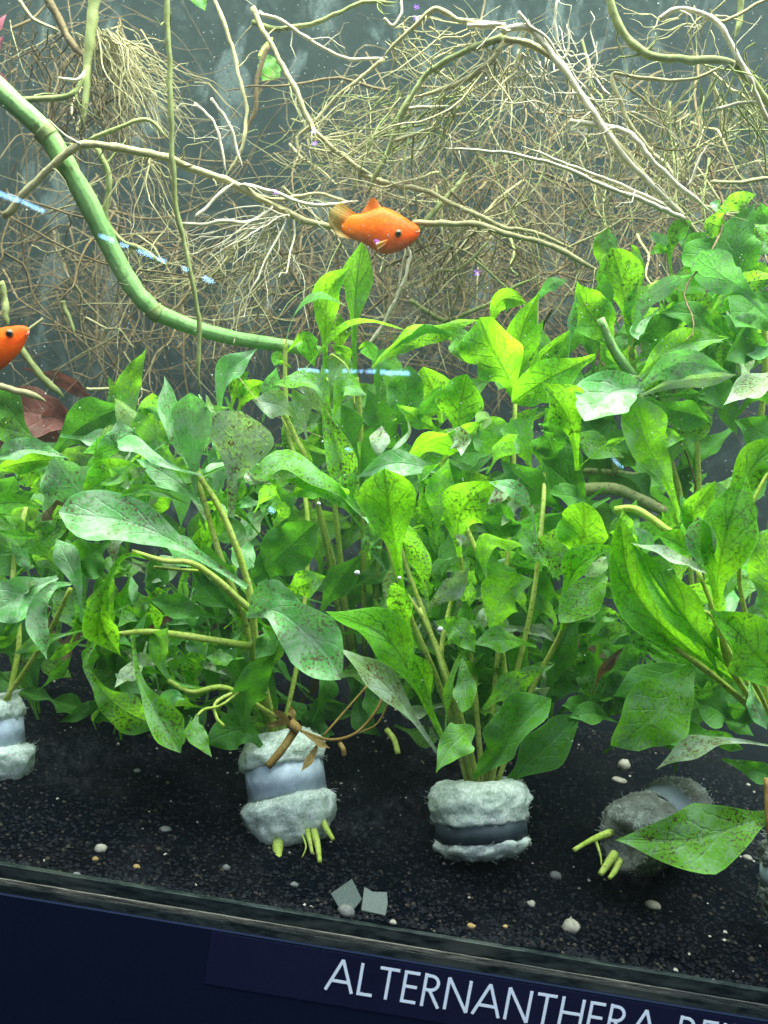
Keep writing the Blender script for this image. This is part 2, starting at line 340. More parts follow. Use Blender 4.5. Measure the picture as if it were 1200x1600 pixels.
# ------------------------------------------------------------------ mesh helpers
def tag(o, label=None, cat=None, group=None, kind=None):
    if label: o['label'] = label
    if cat: o['category'] = cat
    if group: o['group'] = group
    if kind: o['kind'] = kind
    return o
def empty(name, loc_cm):
    o = bpy.data.objects.new(name, None); COL.objects.link(o); o.location = Vector(loc_cm) * CM
    o.empty_display_size = 0.01
    return o
def mesh(name, verts, faces, mat, parent=None, uvs=None, smooth=True, origin=None):
    """verts in cm (world); origin in cm; uvs one per vertex"""
    org = Vector(origin) if origin is not None else Vector(verts[0])
    me = bpy.data.meshes.new(name)
    me.from_pydata([((v[0] - org[0]) * CM, (v[1] - org[1]) * CM, (v[2] - org[2]) * CM) for v in verts], [], faces)
    if uvs is not None:
        ul = me.uv_layers.new(name='UVMap'); flat = []
        for p in me.polygons:
            for vi in p.vertices: flat += uvs[vi]
        ul.data.foreach_set('uv', flat)
    if smooth: me.polygons.foreach_set('use_smooth', [True] * len(me.polygons))
    me.materials.append(MAT[mat]); me.update()
    o = bpy.data.objects.new(name, me); COL.objects.link(o)
    o.location = org * CM
    if parent is not None:
        root = parent; off = Vector()
        while root is not None: off += root.location; root = root.parent
        o.parent = parent; o.location = org * CM - off
    return o
def catmull(pts, per=5):
    """pts: list of tuples (any length) -> smooth list"""
    n = len(pts)
    if n < 3: 
        a, b = pts[0], pts[-1]
        return [tuple(a[k] + (b[k] - a[k]) * i / per for k in range(len(a))) for i in range(per + 1)]
    out = []
    for i in range(n - 1):
        p0 = pts[i - 1] if i else tuple(2 * a - b for a, b in zip(pts[0], pts[1]))
        p1, p2 = pts[i], pts[i + 1]
        p3 = pts[i + 2] if i + 2 < n else tuple(2 * a - b for a, b in zip(pts[-1], pts[-2]))
        for j in range(per):
            t = j / per
            out.append(tuple(0.5 * (2 * b + (c - a) * t + (2 * a - 5 * b + 4 * c - d) * t * t + (3 * b - a - 3 * c + d) * t ** 3)
                             for a, b, c, d in zip(p0, p1, p2, p3)))
    out.append(tuple(pts[-1]))
    return out
def resample(pts, n):
    L = [0.0]
    for a, b in zip(pts, pts[1:]): L.append(L[-1] + (Vector(b[:3]) - Vector(a[:3])).length)
    out = []; j = 0
    for i in range(n):
        s = L[-1] * i / (n - 1)
        while j < len(L) - 2 and L[j + 1] < s: j += 1
        t = (s - L[j]) / max(1e-9, L[j + 1] - L[j])
        out.append(tuple(a + (b - a) * t for a, b in zip(pts[j], pts[j + 1])))
    return out
class Acc:
    def __init__(s): s.v = []; s.f = []; s.uv = []
    def tube(s, pts, radii, sides=6, cap=True):
        """pts list of Vector cm, radii list"""
        n = len(pts); base = len(s.v)
        t = (pts[1] - pts[0]).normalized()
        nr = t.orthogonal().normalized()
        for i in range(n):
            t = (pts[min(i + 1, n - 1)] - pts[max(i - 1, 0)])
            t = t.normalized() if t.length > 1e-9 else Vector((0, 0, 1))
            nr = (nr - t * nr.dot(t)); nr = nr.normalized() if nr.length > 1e-6 else t.orthogonal().normalized()
            b = t.cross(nr)
            for k in range(sides):
                a = 2 * math.pi * k / sides
                s.v.append(pts[i] + (nr * math.cos(a) + b * math.sin(a)) * radii[i])
                s.uv.append((k / sides, i / (n - 1)))
        for i in range(n - 1):
            for k in range(sides):
                a = base + i * sides + k; c = base + i * sides + (k + 1) % sides
                s.f.append((a, c, c + sides, a + sides))
        if cap:
            s.f.append(tuple(base + k for k in reversed(range(sides))))
            s.f.append(tuple(base + (n - 1) * sides + k for k in range(sides)))
    def box(s, c, h, rot=None):
        base = len(s.v); c = Vector(c)
        for dx in (-1, 1):
            for dy in (-1, 1):
                for dz in (-1, 1):
                    p = Vector((dx * h[0], dy * h[1], dz * h[2]))
                    if rot is not None: p = rot @ p
                    s.v.append(c + p)
        for f in ((0, 1, 3, 2), (4, 6, 7, 5), (0, 4, 5, 1), (2, 3, 7, 6), (0, 2, 6, 4), (1, 5, 7, 3)):
            s.f.append(tuple(base + i for i in f))
    def build(s, name, mat, parent=None, smooth=True, origin=None, uv=False):
        return mesh(name, s.v, s.f, mat, parent, s.uv if uv else None, smooth, origin)
def wob(p, amp, sc, seed):
    return Vector(p) + Vector((mnoise.noise(Vector(p) * sc + Vector((seed, 0, 0))), mnoise.noise(Vector(p) * sc + Vector((0, seed, 5))),
                               mnoise.noise(Vector(p) * sc + Vector((9, 3, seed))))) * amp

# ------------------------------------------------------------------ setting: tank
def box_obj(name, lo, hi, mat, parent=None):
    a = Acc(); lo = Vector(lo); hi = Vector(hi); a.box((lo + hi) / 2, (hi - lo) / 2)
    return a.build(name, mat, parent, smooth=False, origin=(lo + hi) / 2)
BACK = 40.0
# sand bed with a gently uneven surface
def sand_z(x, y):
    return 0.35 * mnoise.noise(Vector((x * 0.10, y * 0.14, 3.1))) + 0.16 * mnoise.noise(Vector((x * 0.45, y * 0.45, 1.7))) - 0.1 + 0.012 * max(0, y)
def sand():
    v = []; f = []; nx, ny = 150, 70
    for j in range(ny + 1):
        y = -0.02 + (BACK - 0.1) * (j / ny) ** 1.4
        for i in range(nx + 1):
            x = -46 + 92 * i / nx
            v.append((x, y, sand_z(x, y)))
    for j in range(ny):
        for i in range(nx):
            a = j * (nx + 1) + i; f.append((a, a + 1, a + nx + 2, a + nx + 1))
    tag(mesh('sand_bed', v, f, 'sand', origin=(0, 0, 0)), kind='structure')
    # loose grains, nobody could count them
    rnd = random.Random(3); v = []; f = []
    oct_ = [(1, 0, 0), (-1, 0, 0), (0, 1, 0), (0, -1, 0), (0, 0, 1), (0, 0, -1)]
    of = [(0, 2, 4), (2, 1, 4), (1, 3, 4), (3, 0, 4), (2, 0, 5), (1, 2, 5), (3, 1, 5), (0, 3, 5)]
    for _ in range(30000):
        x = rnd.uniform(-23, 23); y = 0.1 + 24 * rnd.random() ** 1.7
        r = rnd.uniform(0.035, 0.105) * (1.35 if rnd.random() < 0.06 else 1)
        z = sand_z(x, y) + r * 0.35; b = len(v); a = rnd.uniform(0, 6.28); ca, sa = math.cos(a), math.sin(a)
        for q in oct_:
            k = r * rnd.uniform(0.7, 1.2)
            v.append((x + (q[0] * ca - q[1] * sa) * k, y + (q[0] * sa + q[1] * ca) * k, z + q[2] * k * 0.75))
        f += [tuple(b + i for i in t) for t in of]
    tag(mesh('sand_grains', v, f, 'grain', smooth=False, origin=(0, 0, 0)), 'loose black sand grains scattered over the sand bed', 'sand', kind='stuff')
sand()
# back pane
tag(box_obj('back_glass_pane', (-46, BACK, -1), (46, BACK + 0.8, 56), 'back_pane'), kind='structure')
# front pane
tag(box_obj('front_glass_pane', (-46, -0.14, 0.012), (46, -0.022, 56), 'front_glass'),
    'clear front glass pane of the aquarium with faint reflections', 'glass pane')
# water with suspended matter
s = NT('water_volume'); pv = s.n('ShaderNodeVolumePrincipled')
pv.inputs['Color'].default_value = (0.68, 0.88, 0.80, 1); pv.inputs['Density'].default_value = 0.18
pv.inputs['Anisotropy'].default_value = 0.0
s.l(pv.outputs[0], s.out.inputs['Volume']); MAT['water_volume'] = s.m
tag(box_obj('haze', (-45.9, -0.015, -1.2), (45.9, BACK - 0.05, 52), 'water_volume'), kind='stuff')
# bottom rim of the tank
rim = empty('tank_rim', (0, -0.1, -0.9))
box_obj('glass_edge', (-46, -0.20, -0.42), (46, 0.0, -0.005), 'rim_glass', rim)
box_obj('lime_bead', (-46, -0.24, -0.62), (46, -0.05, -0.46), 'lime_bead', rim)
box_obj('base_strip', (-46, -0.26, -0.92), (46, 0.3, -0.64), 'rim_glass', rim)
tag(rim, 'dirty glass bottom edge of the tank crusted with pale limescale', 'tank rim')
tag(box_obj('cabinet', (-48, -0.370, -30), (48, 40, -0.93), 'cabinet'), 'dark navy cabinet front under the aquarium', 'cabinet')

# sign with lettering
def sign():
    yb = -0.38
    tl = P(330, 1462, yb); bl = P(345, 1541, yb)
    top, bot = -1.0, bl.z
    o = empty('plant_name_sign', (tl.x, yb, bot))
    tag(o, 'dark name strip with painted violet reflection and white capital letters below the tank rim', 'sign')
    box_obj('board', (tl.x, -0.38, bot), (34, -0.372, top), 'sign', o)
    G = {'A': (0.78, [((0, 0), (0.39, 1)), ((0.39, 1), (0.78, 0)), ((0.13, 0.32), (0.65, 0.32))]),
         'L': (0.44, [((0.05, 0), (0.05, 1)), ((0.05, 0.045), (0.46, 0.045))]),
         'T': (0.58, [((0, 0.955), (0.58, 0.955)), ((0.29, 0), (0.29, 0.955))]),
         'E': (0.46, [((0.05, 0), (0.05, 1)), ((0.05, 0.045), (0.46, 0.045)), ((0.05, 0.52), (0.43, 0.52)), ((0.05, 0.955), (0.46, 0.955))]),
         'N': (0.74, [((0.05, 0), (0.05, 1)), ((0.05, 1), (0.69, 0)), ((0.69, 0), (0.69, 1))]),
         'H': (0.70, [((0.05, 0), (0.05, 1)), ((0.65, 0), (0.65, 1)), ((0.05, 0.52), (0.65, 0.52))]),
         'I': (0.10, [((0.05, 0), (0.05, 1))]),
         'K': (0.58, [((0.05, 0), (0.05, 1)), ((0.05, 0.45), (0.52, 1)), ((0.17, 0.58), (0.58, 0))])}
    arc = [(0.05, 0.955), (0.22, 0.955)] + [(0.22 + 0.215 * math.sin(t), 0.735 + 0.22 * math.cos(t)) for t in [math.pi * k / 8 for k in range(1, 8)]] + [(0.22, 0.515), (0.05, 0.515)]
    G['R'] = (0.54, [((0.05, 0), (0.05, 1))] + list(zip(arc, arc[1:])) + [((0.20, 0.515), (0.53, 0))])
    ca = [(0.5 + 0.46 * math.cos(t), 0.5 + 0.47 * math.sin(t)) for t in [0.8 + (2 * math.pi - 1.6) * k / 14 for k in range(15)]]
    G['C'] = (0.80, list(zip(ca, ca[1:])))
    cap = 1.13; start = P(508, 1546, yb); end = P(1021, 1632, yb)
    text = 'ALTERNANTHERA REINECKII'
    natural = sum(G[c][0] for c in text[:13]) * cap
    gap = ((end.x - start.x) - natural) / 12
    x = start.x; z0 = start.z
    for c in text:
        if c == ' ': x += 0.33 * cap + gap; continue
        wd, st = G[c]; a = Acc(); th = 0.046 * cap
        for i, (p, q) in enumerate(st):
            p = Vector((x + p[0] * cap, 0, z0 + p[1] * cap)); q = Vector((x + q[0] * cap, 0, z0 + q[1] * cap))
            d = (q - p); L = d.length; d.normalize()
            ang = math.atan2(d.z, d.x); rot = Matrix.Rotation(-ang, 3, 'Y')
            ext = 0.35 * th if len(st) > 5 or c == 'C' else 0.0
            a.box((p + q) / 2 + Vector((0, yb - 0.004 - 0.0004 * i, 0)), (L / 2 + ext, 0.002, th), rot)
        if x < 30: a.build('letter', 'print_white', o, smooth=False)
        x += wd * cap + gap
sign()

# ------------------------------------------------------------------ leaves and stems
SEED = [0]
def leaf(plant, path, w_px, mat='G', roll=0.0, roll1=None, fold=8.0, wave=0.10, pet=0.25, mx=0.55, tip=1.0, curl=0.0, name='leaf'):
    """path: [(px, py, depth)...] midrib from petiole foot to tip; w_px: full blade width in photo pixels
       pet: share of the length that is petiole; mx: where the blade is widest; tip<1 = pointier, >1 = rounder"""
    SEED[0] += 1; rn = random.Random(SEED[0] * 13 + 5)
    n = 21; cols = 9
    p3 = [tuple(P(*q)) for q in path]
    pts = [Vector(q) for q in resample(catmull(p3, 8), n)]
    Y = sum(q[2] for q in path) / len(path)
    hw = w_px * K(Y) * 0.475
    if roll1 is None: roll1 = roll + rn.uniform(-32, 32)
    ph = rn.uniform(0, 6.28); fr = rn.uniform(8, 17); ph2 = rn.uniform(0, 6.28)
    rec = rn.uniform(-0.8, 1.3); fold = fold + rn.uniform(-4, 12); wave = wave * 1.5 + 0.07; curl = curl + rn.uniform(-0.10, 0.16)
    verts = []; uvs = []; faces = []
    notch = [(rn.uniform(0.5, 0.92), rn.choice((-1, 1)), rn.uniform(0.06, 0.22), rn.uniform(0.03, 0.06)) for _ in range(rn.choice((0, 0, 0, 1, 2)))]
    for i in range(n):
        v = i / (n - 1)
        t = (pts[min(i + 1, n - 1)] - pts[max(i - 1, 0)]).normalized()
        c = (CAM - pts[i]).normalized()
        nb = c - t * c.dot(t)
        if nb.length < 0.25: nb = nb + Vector((0, 0, 0.4)) - t * (t.z * 0.4)
        nb.normalize()
        r = math.radians(roll + (roll1 - roll) * v)
        nb = (nb * math.cos(r) + t.cross(nb) * math.sin(r)).normalized()
        sd = t.cross(nb).normalized()
        # width profile: winged petiole flaring into the blade
        if v < pet: g = 0.10 + 0.09 * (v / pet) ** 2 if pet > 0 else 0.1
        else:
            b = (v - pet) / (1 - pet); m = (mx + 0.07 - pet) / (1 - pet); m = min(max(m, 0.15), 0.82)
            if b < m: q = b / m; g = 0.19 + 0.81 * (q ** 1.8 * (2.1 - 1.1 * q))
            else:
                q = (b - m) / (1 - m)
                if tip <= 1.05: g = max(0.0, math.cos(q * math.pi / 2)) ** (1.22 / tip ** 0.7) * (1 - 0.10 * math.sin(q * math.pi))
                else: g = max(0.0, 1 - q ** (1.5 * tip)) ** 0.8 * (1 - 0.12 * q)
        wd = hw * g
        fo = math.radians(fold)
        for k in range(cols):
            u = -1 + 2 * k / (cols - 1)
            wv = wave * math.sin(v * fr * (1.0 if u > 0 else 1.23) + (ph if u > 0 else ph2)) * abs(u) ** 1.6 * hw * min(1, g * 1.5)
            cu = curl * u * u * wd
            bite = 1.0
            for nv_, ns_, nd_, nw_ in notch:
                if u * ns_ > 0: bite -= nd_ * math.exp(-((v - nv_) / nw_) ** 2)
            off = sd * (u * wd * bite * math.cos(fo)) + nb * (abs(u) * wd * math.sin(fo) + wv + cu)
            verts.append(pts[i] + off + nb * (rec * hw * max(0, v - 0.55) ** 2 * 3.0)); uvs.append((0.5 + 0.5 * u, v))
    for i in range(n - 1):
        for k in range(cols - 1):
            a = i * cols + k; faces.append((a, a + 1, a + cols + 1, a + cols))
    return mesh(name, verts, faces, mat, plant, uvs, True, origin=pts[0])
def L3(plant, x0, y0, xm, ym, x1, y1, w, d, mat='G', roll=0, **kw):
    """three-point leaf; d = depth or (d0, dm, d1)"""
    d = d if isinstance(d, tuple) else (d + 0.6, d, d - 0.3)
    return leaf(plant, [(x0, y0, d[0]), (xm, ym, d[1]), (x1, y1, d[2])], w, mat, roll, **kw)
def stem(plant, path, r_px, mat='stem', r1=None, sides=8, name='stem', bumpy=0.12, per=5):
    pts = catmull([tuple(P(*q)) for q in path], per); pts = [Vector(q) for q in pts]
    Y = path[0][2]; ks = 0.66 if mat == 'stem' else 1.0
    r0 = r_px * K(Y) * ks; r1 = r0 if r1 is None else r1 * K(path[-1][2]) * ks
    SEED[0] += 1
    rad = [(r0 + (r1 - r0) * i / (len(pts) - 1)) * (1 + bumpy * mnoise.noise(p * 1.7 + Vector((SEED[0], 0, 0)))) for i, p in enumerate(pts)]
    a = Acc(); a.tube(pts, rad, sides)
    return a.build(name, mat, plant, origin=pts[0], uv=True)
def filler(plant, cx, cy, rx, ry, d0, d1, n, mats, seed, size=(30, 62), up=0.5, lens=(85, 150)):
    rn = random.Random(seed)
    for _ in range(n):
        a = rn.uniform(0, 6.28); r = math.sqrt(rn.random())
        x, y = cx + rx * r * math.cos(a), cy + ry * r * math.sin(a); d = rn.uniform(d0, d1)
        ang = rn.gauss(-math.pi / 2, 1.1) if rn.random() < up else rn.uniform(0, 6.28)
        L = rn.uniform(*lens)
        dx, dy = math.cos(ang) * L, math.sin(ang) * L
        bx, by = rn.uniform(-22, 22), rn.uniform(-22, 22)
        dd = rn.uniform(-2.2, 1.2)
        leaf(plant, [(x - dx / 2, y - dy / 2, d + 0.5), (x + bx, y + by, d), (x + dx / 2, y + dy / 2, d + dd)], rn.uniform(*size), rn.choice(mats),
             rn.uniform(-55, 55), fold=rn.uniform(-6, 22), wave=rn.uniform(0.06, 0.22), pet=rn.uniform(0.15, 0.32), mx=rn.uniform(0.5, 0.64))

GROUP = 'leafy green stem plants'
def plant(name, label, px, py, d, cat='plant'):
    p = P(px, py, d); o = empty(name, p); tag(o, label, cat, GROUP if name in ('potted_plant', 'stem_plant') else None); return o

# --- bunch at the left edge
pA = plant('potted_plant', 'bushy green plant cut by the left edge above the half hidden foam pot', 5, 1110, 6.5)
L3(pA, 55, 692, 22, 648, -22, 598, 58, 11, 'D'); L3(pA, 66, 692, 30, 676, -22, 662, 44, 9.5, 'G', 20)
L3(pA, -25, 722, 40, 702, 107, 713, 46, 6.5, 'S', -25, fold=34, pet=0.08, mx=0.4, tip=0.8)
L3(pA, -20, 738, 40, 722, 105, 716, 36, 7.0, 'L', 30, pet=0.08, mx=0.4)
L3(pA, 58, 772, 46, 748, 33, 721, 42, 7.5, 'L'); L3(pA, 58, 766, 74, 745, 96, 736, 30, 7.8, 'G', -30)
L3(pA, 0, 805, 12, 770, 28, 738, 58, 9, 'D'); L3(pA, 68, 796, 30, 786, -25, 790, 42, 6.5, 'L', 25)
L3(pA, 90, 902, 42, 925, -14, 962, 82, 4.5, 'S', 10, pet=0.1, mx=0.55, tip=1.7)
L3(pA, 85, 846, 30, 862, -35, 870, 78, 8.5, 'D'); L3(pA, 60, 890, 20, 840, -25, 800, 60, 8, 'G', 30)
leaf(pA, [(112, 912, 4.2), (80, 918, 3.2), (57, 960, 2.8), (68, 1030, 2.9)], 38, 'S', 20, roll1=-25, pet=0.05, mx=0.6, tip=0.8)
leaf(pA, [(128, 972, 3.6), (122, 915, 3.4), (102, 868, 3.2), (88, 842, 3.2)], 44, 'S', -25, roll1=20, pet=0.3, mx=0.75)
L3(pA, 130, 985, 70, 1000, 17, 1024, 28, 3.5, 'G', 15, tip=0.8); L3(pA, 138, 994, 106, 1012, 74, 1030, 22, 3.0, 'L', -10)
L3(pA, 60, 850, 90, 820, 100, 770, 60, 8.5, 'W', 20); L3(pA, 10, 860, 60, 850, 105, 808, 60, 7.5, 'G', -25)
L3(pA, 30, 1060, 20, 1010, -10, 960, 60, 7.5, 'D'); L3(pA, 60, 1080, 90, 1050, 110, 1020, 26, 6.5, 'D', 20)
filler(pA, 30, 860, 110, 150, 8, 13, 22, ['G', 'G', 'D', 'L', 'S'], 11)
filler(pA, 30, 1020, 100, 70, 8, 12, 9, ['D', 'D', 'G'], 12, up=0.3)
stem(pA, [(10, 1105, 6.5), (30, 1000, 7), (20, 900, 8), (40, 790, 9)], 7); stem(pA, [(0, 1105, 6.5), (70, 1000, 6), (110, 920, 5)], 6)

# --- bunch in the tilted pot
pB = plant('potted_plant', 'sprawling green plant rising from the tilted foam pot, with dusty leaves and painted silvery sheen', 435, 1150, 6.3)
leaf(pB, [(386, 918, 3.6), (300, 862, 3.0), (205, 818, 2.4), (98, 812, 2.2)], 98, 'S', 14, pet=0.32, mx=0.72, tip=1.8, fold=10, wave=0.06)
L3(pB, 165, 795, 120, 765, 86, 712, 92, 5.5, 'S', -10, pet=0.05, mx=0.55, tip=1.6)
L3(pB, 245, 750, 190, 738, 130, 772, 66, 5.2, 'L', -15, pet=0.1, tip=1.5); L3(pB, 225, 692, 180, 690, 132, 712, 36, 7.2, 'L', 30)
L3(pB, 78, 716, 125, 668, 196, 632, 84, 9.5, 'D', 10, pet=0.15, mx=0.6, tip=1.3)
L3(pB, 212, 668, 200, 605, 231, 541, 44, 9, 'G', 25, pet=0.1, mx=0.4, tip=0.75); L3(pB, 205, 672, 190, 630, 166, 590, 40, 9.5, 'G', -30, pet=0.05)
L3(pB, 306, 775, 300, 690, 296, 610, 78, 3.8, 'S', 0, fold=34, pet=0.2, mx=0.7, tip=1.5)
L3(pB, 343, 648, 350, 590, 403, 545, 46, 5.8, 'S', -20, pet=0.15, mx=0.55, tip=0.8)
L3(pB, 360, 815, 368, 735, 392, 640, 118, 4.6, 'B', 6, pet=0.36, mx=0.72, tip=2.0, fold=6, wave=0.08)
L3(pB, 292, 725, 266, 668, 262, 588, 52, 4.5, 'S', 35, pet=0.15, tip=0.9)
L3(pB, 285, 735, 248, 690, 240, 612, 74, 6.2, 'G', -10, tip=1.5)
leaf(pB, [(315, 742, 3.4), (262, 728, 2.8), (222, 702, 2.5), (183, 690, 2.6)], 42, 'S', 30, pet=0.3, mx=0.75, tip=1.6)
L3(pB, 264, 770, 225, 763, 184, 777, 18, 2.8, 'L', 20, tip=0.8); L3(pB, 325, 800, 275, 752, 214, 714, 54, 5.0, 'S', 10)
leaf(pB, [(235, 872, 2.2), (196, 868, 1.7), (170, 905, 1.4), (156, 965, 1.4), (185, 1030, 1.6)], 66, 'L', -8, roll1=28, pet=0.4, mx=0.68, tip=0.8, fold=22)
leaf(pB, [(386, 962, 2.4), (430, 954, 1.8), (480, 990, 1.4), (541, 1048, 1.3)], 108, 'S', -6, pet=0.12, mx=0.58, tip=1.25, fold=9, wave=0.07)
L3(pB, 430, 932, 470, 915, 514, 900, 50, 2.6, 'G', 15, tip=1.0); L3(pB, 384, 966, 415, 926, 476, 940, 46, 2.9, 'S', 25, pet=0.1)
L3(pB, 348, 968, 292, 952, 233, 938, 46, 4.2, 'D', 15); L3(pB, 205, 1000, 165, 975, 110, 965, 60, 6, 'D', 20)
leaf(pB, [(148, 1004, 2.6), (134, 1042, 2.2), (175, 1095, 1.9), (248, 1146, 2.0)], 84, 'G', 14, pet=0.34, mx=0.66, fold=16)
leaf(pB, [(206, 992, 2.0), (216, 1055, 1.6), (245, 1115, 1.4), (284, 1177, 1.5)], 74, 'G', -16, pet=0.38, mx=0.7, tip=1.0, fold=20)
L3(pB, 246, 1110, 268, 1088, 287, 1092, 34, 1.9, 'S', 35, pet=0.05); L3(pB, 230, 1090, 205, 1070, 180, 1052, 40, 3, 'S', 20)
leaf(pB, [(335, 1078, 3.4), (270, 1064, 3.0), (248, 1018, 2.9), (271, 976, 2.6)], 46, 'G', 12, pet=0.45, mx=0.75)
L3(pB, 308, 1116, 306, 1145, 331, 1184, 36, 1.7, 'G', -10, pet=0.05, mx=0.4, tip=0.9); L3(pB, 300, 1120, 292, 1145, 282, 1170, 22, 2.2, 'G', 20)
leaf(pB, [(382, 1145, 4.6), (385, 1085, 3.8), (412, 1035, 3.4), (437, 1005, 3.4)], 66, 'D', 30, pet=0.05, mx=0.45, fold=20)
L3(pB, 420, 1180, 380, 1142, 322, 1158, 62, 4.6, 'D', 15, tip=1.5); L3(pB, 380, 972, 350, 915, 318, 846, 60, 4.6, 'D', -20)
L3(pB, 386, 914, 432, 872, 494, 815, 92, 7.0, 'D', 5, pet=0.08, tip=1.4); L3(pB, 502, 955, 525, 915, 563, 868, 54, 7.5, 'D', 15, pet=0.05)
L3(pB, 172, 845, 140, 868, 112, 885, 80, 4.5, 'D', 0, tip=1.7)
leaf(pB, [(565, 805, 5.4), (510, 752, 4.8), (440, 722, 4.6), (372, 782, 4.4)], 62, 'G', 40, roll1=60, pet=0.1, mx=0.5)
L3(pB, 330, 905, 300, 870, 250, 840, 60, 3.6, 'S', 30, pet=0.2); L3(pB, 380, 960, 330, 930, 300, 890, 50, 4.4, 'D', 20)
L3(pB, 150, 1060, 140, 1030, 150, 1000, 30, 4.5, 'D'); L3(pB, 360, 1120, 385, 1100, 395, 1060, 40, 5, 'D')
L3(pB, 380, 985, 360, 1010, 340, 1050, 40, 4.2, 'D', 25); L3(pB, 410, 980, 420, 1000, 398, 1030, 40, 3.2, 'D', -20)
L3(pB, 150, 1140, 145, 1120, 165, 1098, 10, 5, 'G', 30)
filler(pB, 270, 810, 180, 170, 7, 12, 34, ['G', 'G', 'L', 'D', 'S', 'B'], 21)
filler(pB, 300, 980, 170, 90, 5.5, 10, 26, ['G', 'D', 'D', 'S'], 22, up=0.25)
filler(pB, 330, 1070, 120, 50, 6, 10, 12, ['D', 'D', 'G'], 23, up=0.2, size=(30, 55))
filler(pB, 440, 850, 90, 140, 8, 13, 14, ['D', 'D', 'G'], 24)
stem(pB, [(432, 1155, 6.3), (402, 1020, 4.6), (388, 915, 3.8), (350, 808, 3.6), (308, 738, 4.0)], 10, r1=7)
stem(pB, [(425, 1155, 6.3), (385, 980, 5), (345, 872, 4.4), (318, 780, 4.4), (288, 690, 4.6)], 9, r1=6)
stem(pB, [(400, 960, 4), (312, 886, 2.7), (255, 876, 2.3), (206, 861, 2.0)], 9, r1=5); stem(pB, [(310, 892, 2.9), (280, 890, 2.8), (240, 886, 2.7)], 4)
stem(pB, [(395, 1010, 4.6), (280, 992, 3.0), (225, 987, 2.6), (175, 992, 2.6)], 9, r1=6); stem(pB, [(430, 1120, 5.4), (355, 1075, 3.6), (300, 1081, 3.2), (262, 1062, 3.0)], 6)
stem(pB, [(372, 1082, 3.4), (345, 1102, 2.6), (320, 1108, 2.2), (308, 1118, 1.8)], 3); stem(pB, [(395, 1070, 4), (340, 1095, 2.8), (338, 1120, 2.4), (350, 1135, 2.4)], 4)
stem(pB, [(440, 1150, 6.3), (470, 1000, 7), (480, 800, 8), (440, 640, 9)], 6)

SM = dict(size=(18, 36), lens=(48, 92))
filler(pA, 40, 900, 90, 150, 5, 9, 22, ['G', 'L', 'S', 'D', 'B'], 13, **SM)
filler(pB, 290, 800, 170, 150, 4.8, 8, 34, ['G', 'L', 'S', 'B', 'G'], 25, **SM); filler(pB, 300, 1000, 150, 80, 4.2, 7.5, 40, ['G', 'D', 'G', 'S', 'D'], 26, up=0.2, **SM)

filler(pB, 280, 1010, 130, 90, 3.4, 6, 30, ['G', 'G', 'S', 'L', 'B'], 27, up=0.3, **SM); filler(pB, 300, 720, 130, 90, 4.6, 7, 22, ['S', 'B', 'G'], 28, **SM)

# --- tall shoots behind the middle
pG = plant('stem_plant', 'tall bright shoots reaching up under the orange fish', 560, 1050, 12.5)
leaf(pG, [(556, 600, 10), (553, 520, 9.8), (557, 440, 9.7), (568, 378, 9.4)], 62, 'L', -12, roll1=35, pet=0.42, mx=0.68, tip=1.2, fold=20)
leaf(pG, [(508, 600, 9.6), (508, 520, 9.4), (515, 455, 9.0), (552, 420, 8.8)], 54, 'L', 15, roll1=-20, pet=0.3, mx=0.62, tip=1.0, fold=18)
leaf(pG, [(444, 545, 9.2), (460, 492, 8.8), (500, 460, 8.2), (541, 479, 8.0)], 24, 'S', 55, roll1=70, pet=0.25, mx=0.65, tip=0.8)
leaf(pG, [(478, 575, 8.8), (530, 515, 8.4), (580, 500, 8.2), (637, 520, 8.0)], 24, 'G', 45, pet=0.1, mx=0.5, tip=0.8)
L3(pG, 538, 562, 530, 525, 532, 490, 38, 10.5, 'L'); L3(pG, 446, 552, 475, 528, 492, 574, 38, 9.4, 'L', 30); L3(pG, 560, 545, 572, 540, 585, 568, 30, 10, 'L', 10)
L3(pG, 455, 575, 435, 560, 428, 575, 24, 9.6, 'L', 20); L3(pG, 545, 580, 540, 550, 520, 530, 30, 10.8, 'L', -20)
L3(pG, 518, 650, 492, 600, 428, 600, 52, 7.8, 'G', 25, pet=0.15); L3(pG, 522, 650, 535, 605, 572, 612, 46, 8.0, 'G', -25, pet=0.15)
leaf(pG, [(580, 575, 9.0), (630, 528, 8.4), (690, 508, 8.0), (757, 498, 8.0)], 58, 'G', 35, pet=0.08, mx=0.4, tip=0.8, fold=26)
leaf(pG, [(615, 545, 8.2), (660, 515, 7.8), (712, 516, 7.6)], 26, 'S', 45, pet=0.05, mx=0.5); L3(pG, 680, 520, 712, 525, 735, 570, 44, 8.6, 'G', 20, pet=0.05)
L3(pG, 632, 700, 632, 630, 642, 572, 66, 7.8, 'D', 5, tip=1.7); L3(pG, 690, 660, 678, 615, 662, 572, 68, 9.2, 'L', 8, tip=1.5)
L3(pG, 470, 660, 440, 635, 395, 625, 52, 8.2, 'B', 15); L3(pG, 410, 660, 425, 600, 432, 570, 34, 8.6, 'S'); L3(pG, 365, 655, 390, 610, 420, 595, 40, 9.5, 'L', 30)
L3(pG, 360, 640, 372, 600, 388, 580, 44, 9.5, 'L', -20); L3(pG, 480, 690, 470, 640, 455, 605, 40, 8, 'B', 20)
L3(pG, 600, 700, 590, 650, 575, 610, 54, 9, 'D'); L3(pG, 560, 720, 545, 660, 530, 630, 46, 8.6, 'D', 20)
filler(pG, 540, 690, 130, 90, 10, 16, 26, ['D', 'G', 'G', 'B'], 31); filler(pG, 640, 620, 90, 60, 11, 16, 12, ['G', 'L', 'D'], 32)
stem(pG, [(560, 1040, 12.5), (500, 800, 10), (455, 700, 9.2), (446, 600, 9.2), (446, 530, 9.2)], 6, r1=5)
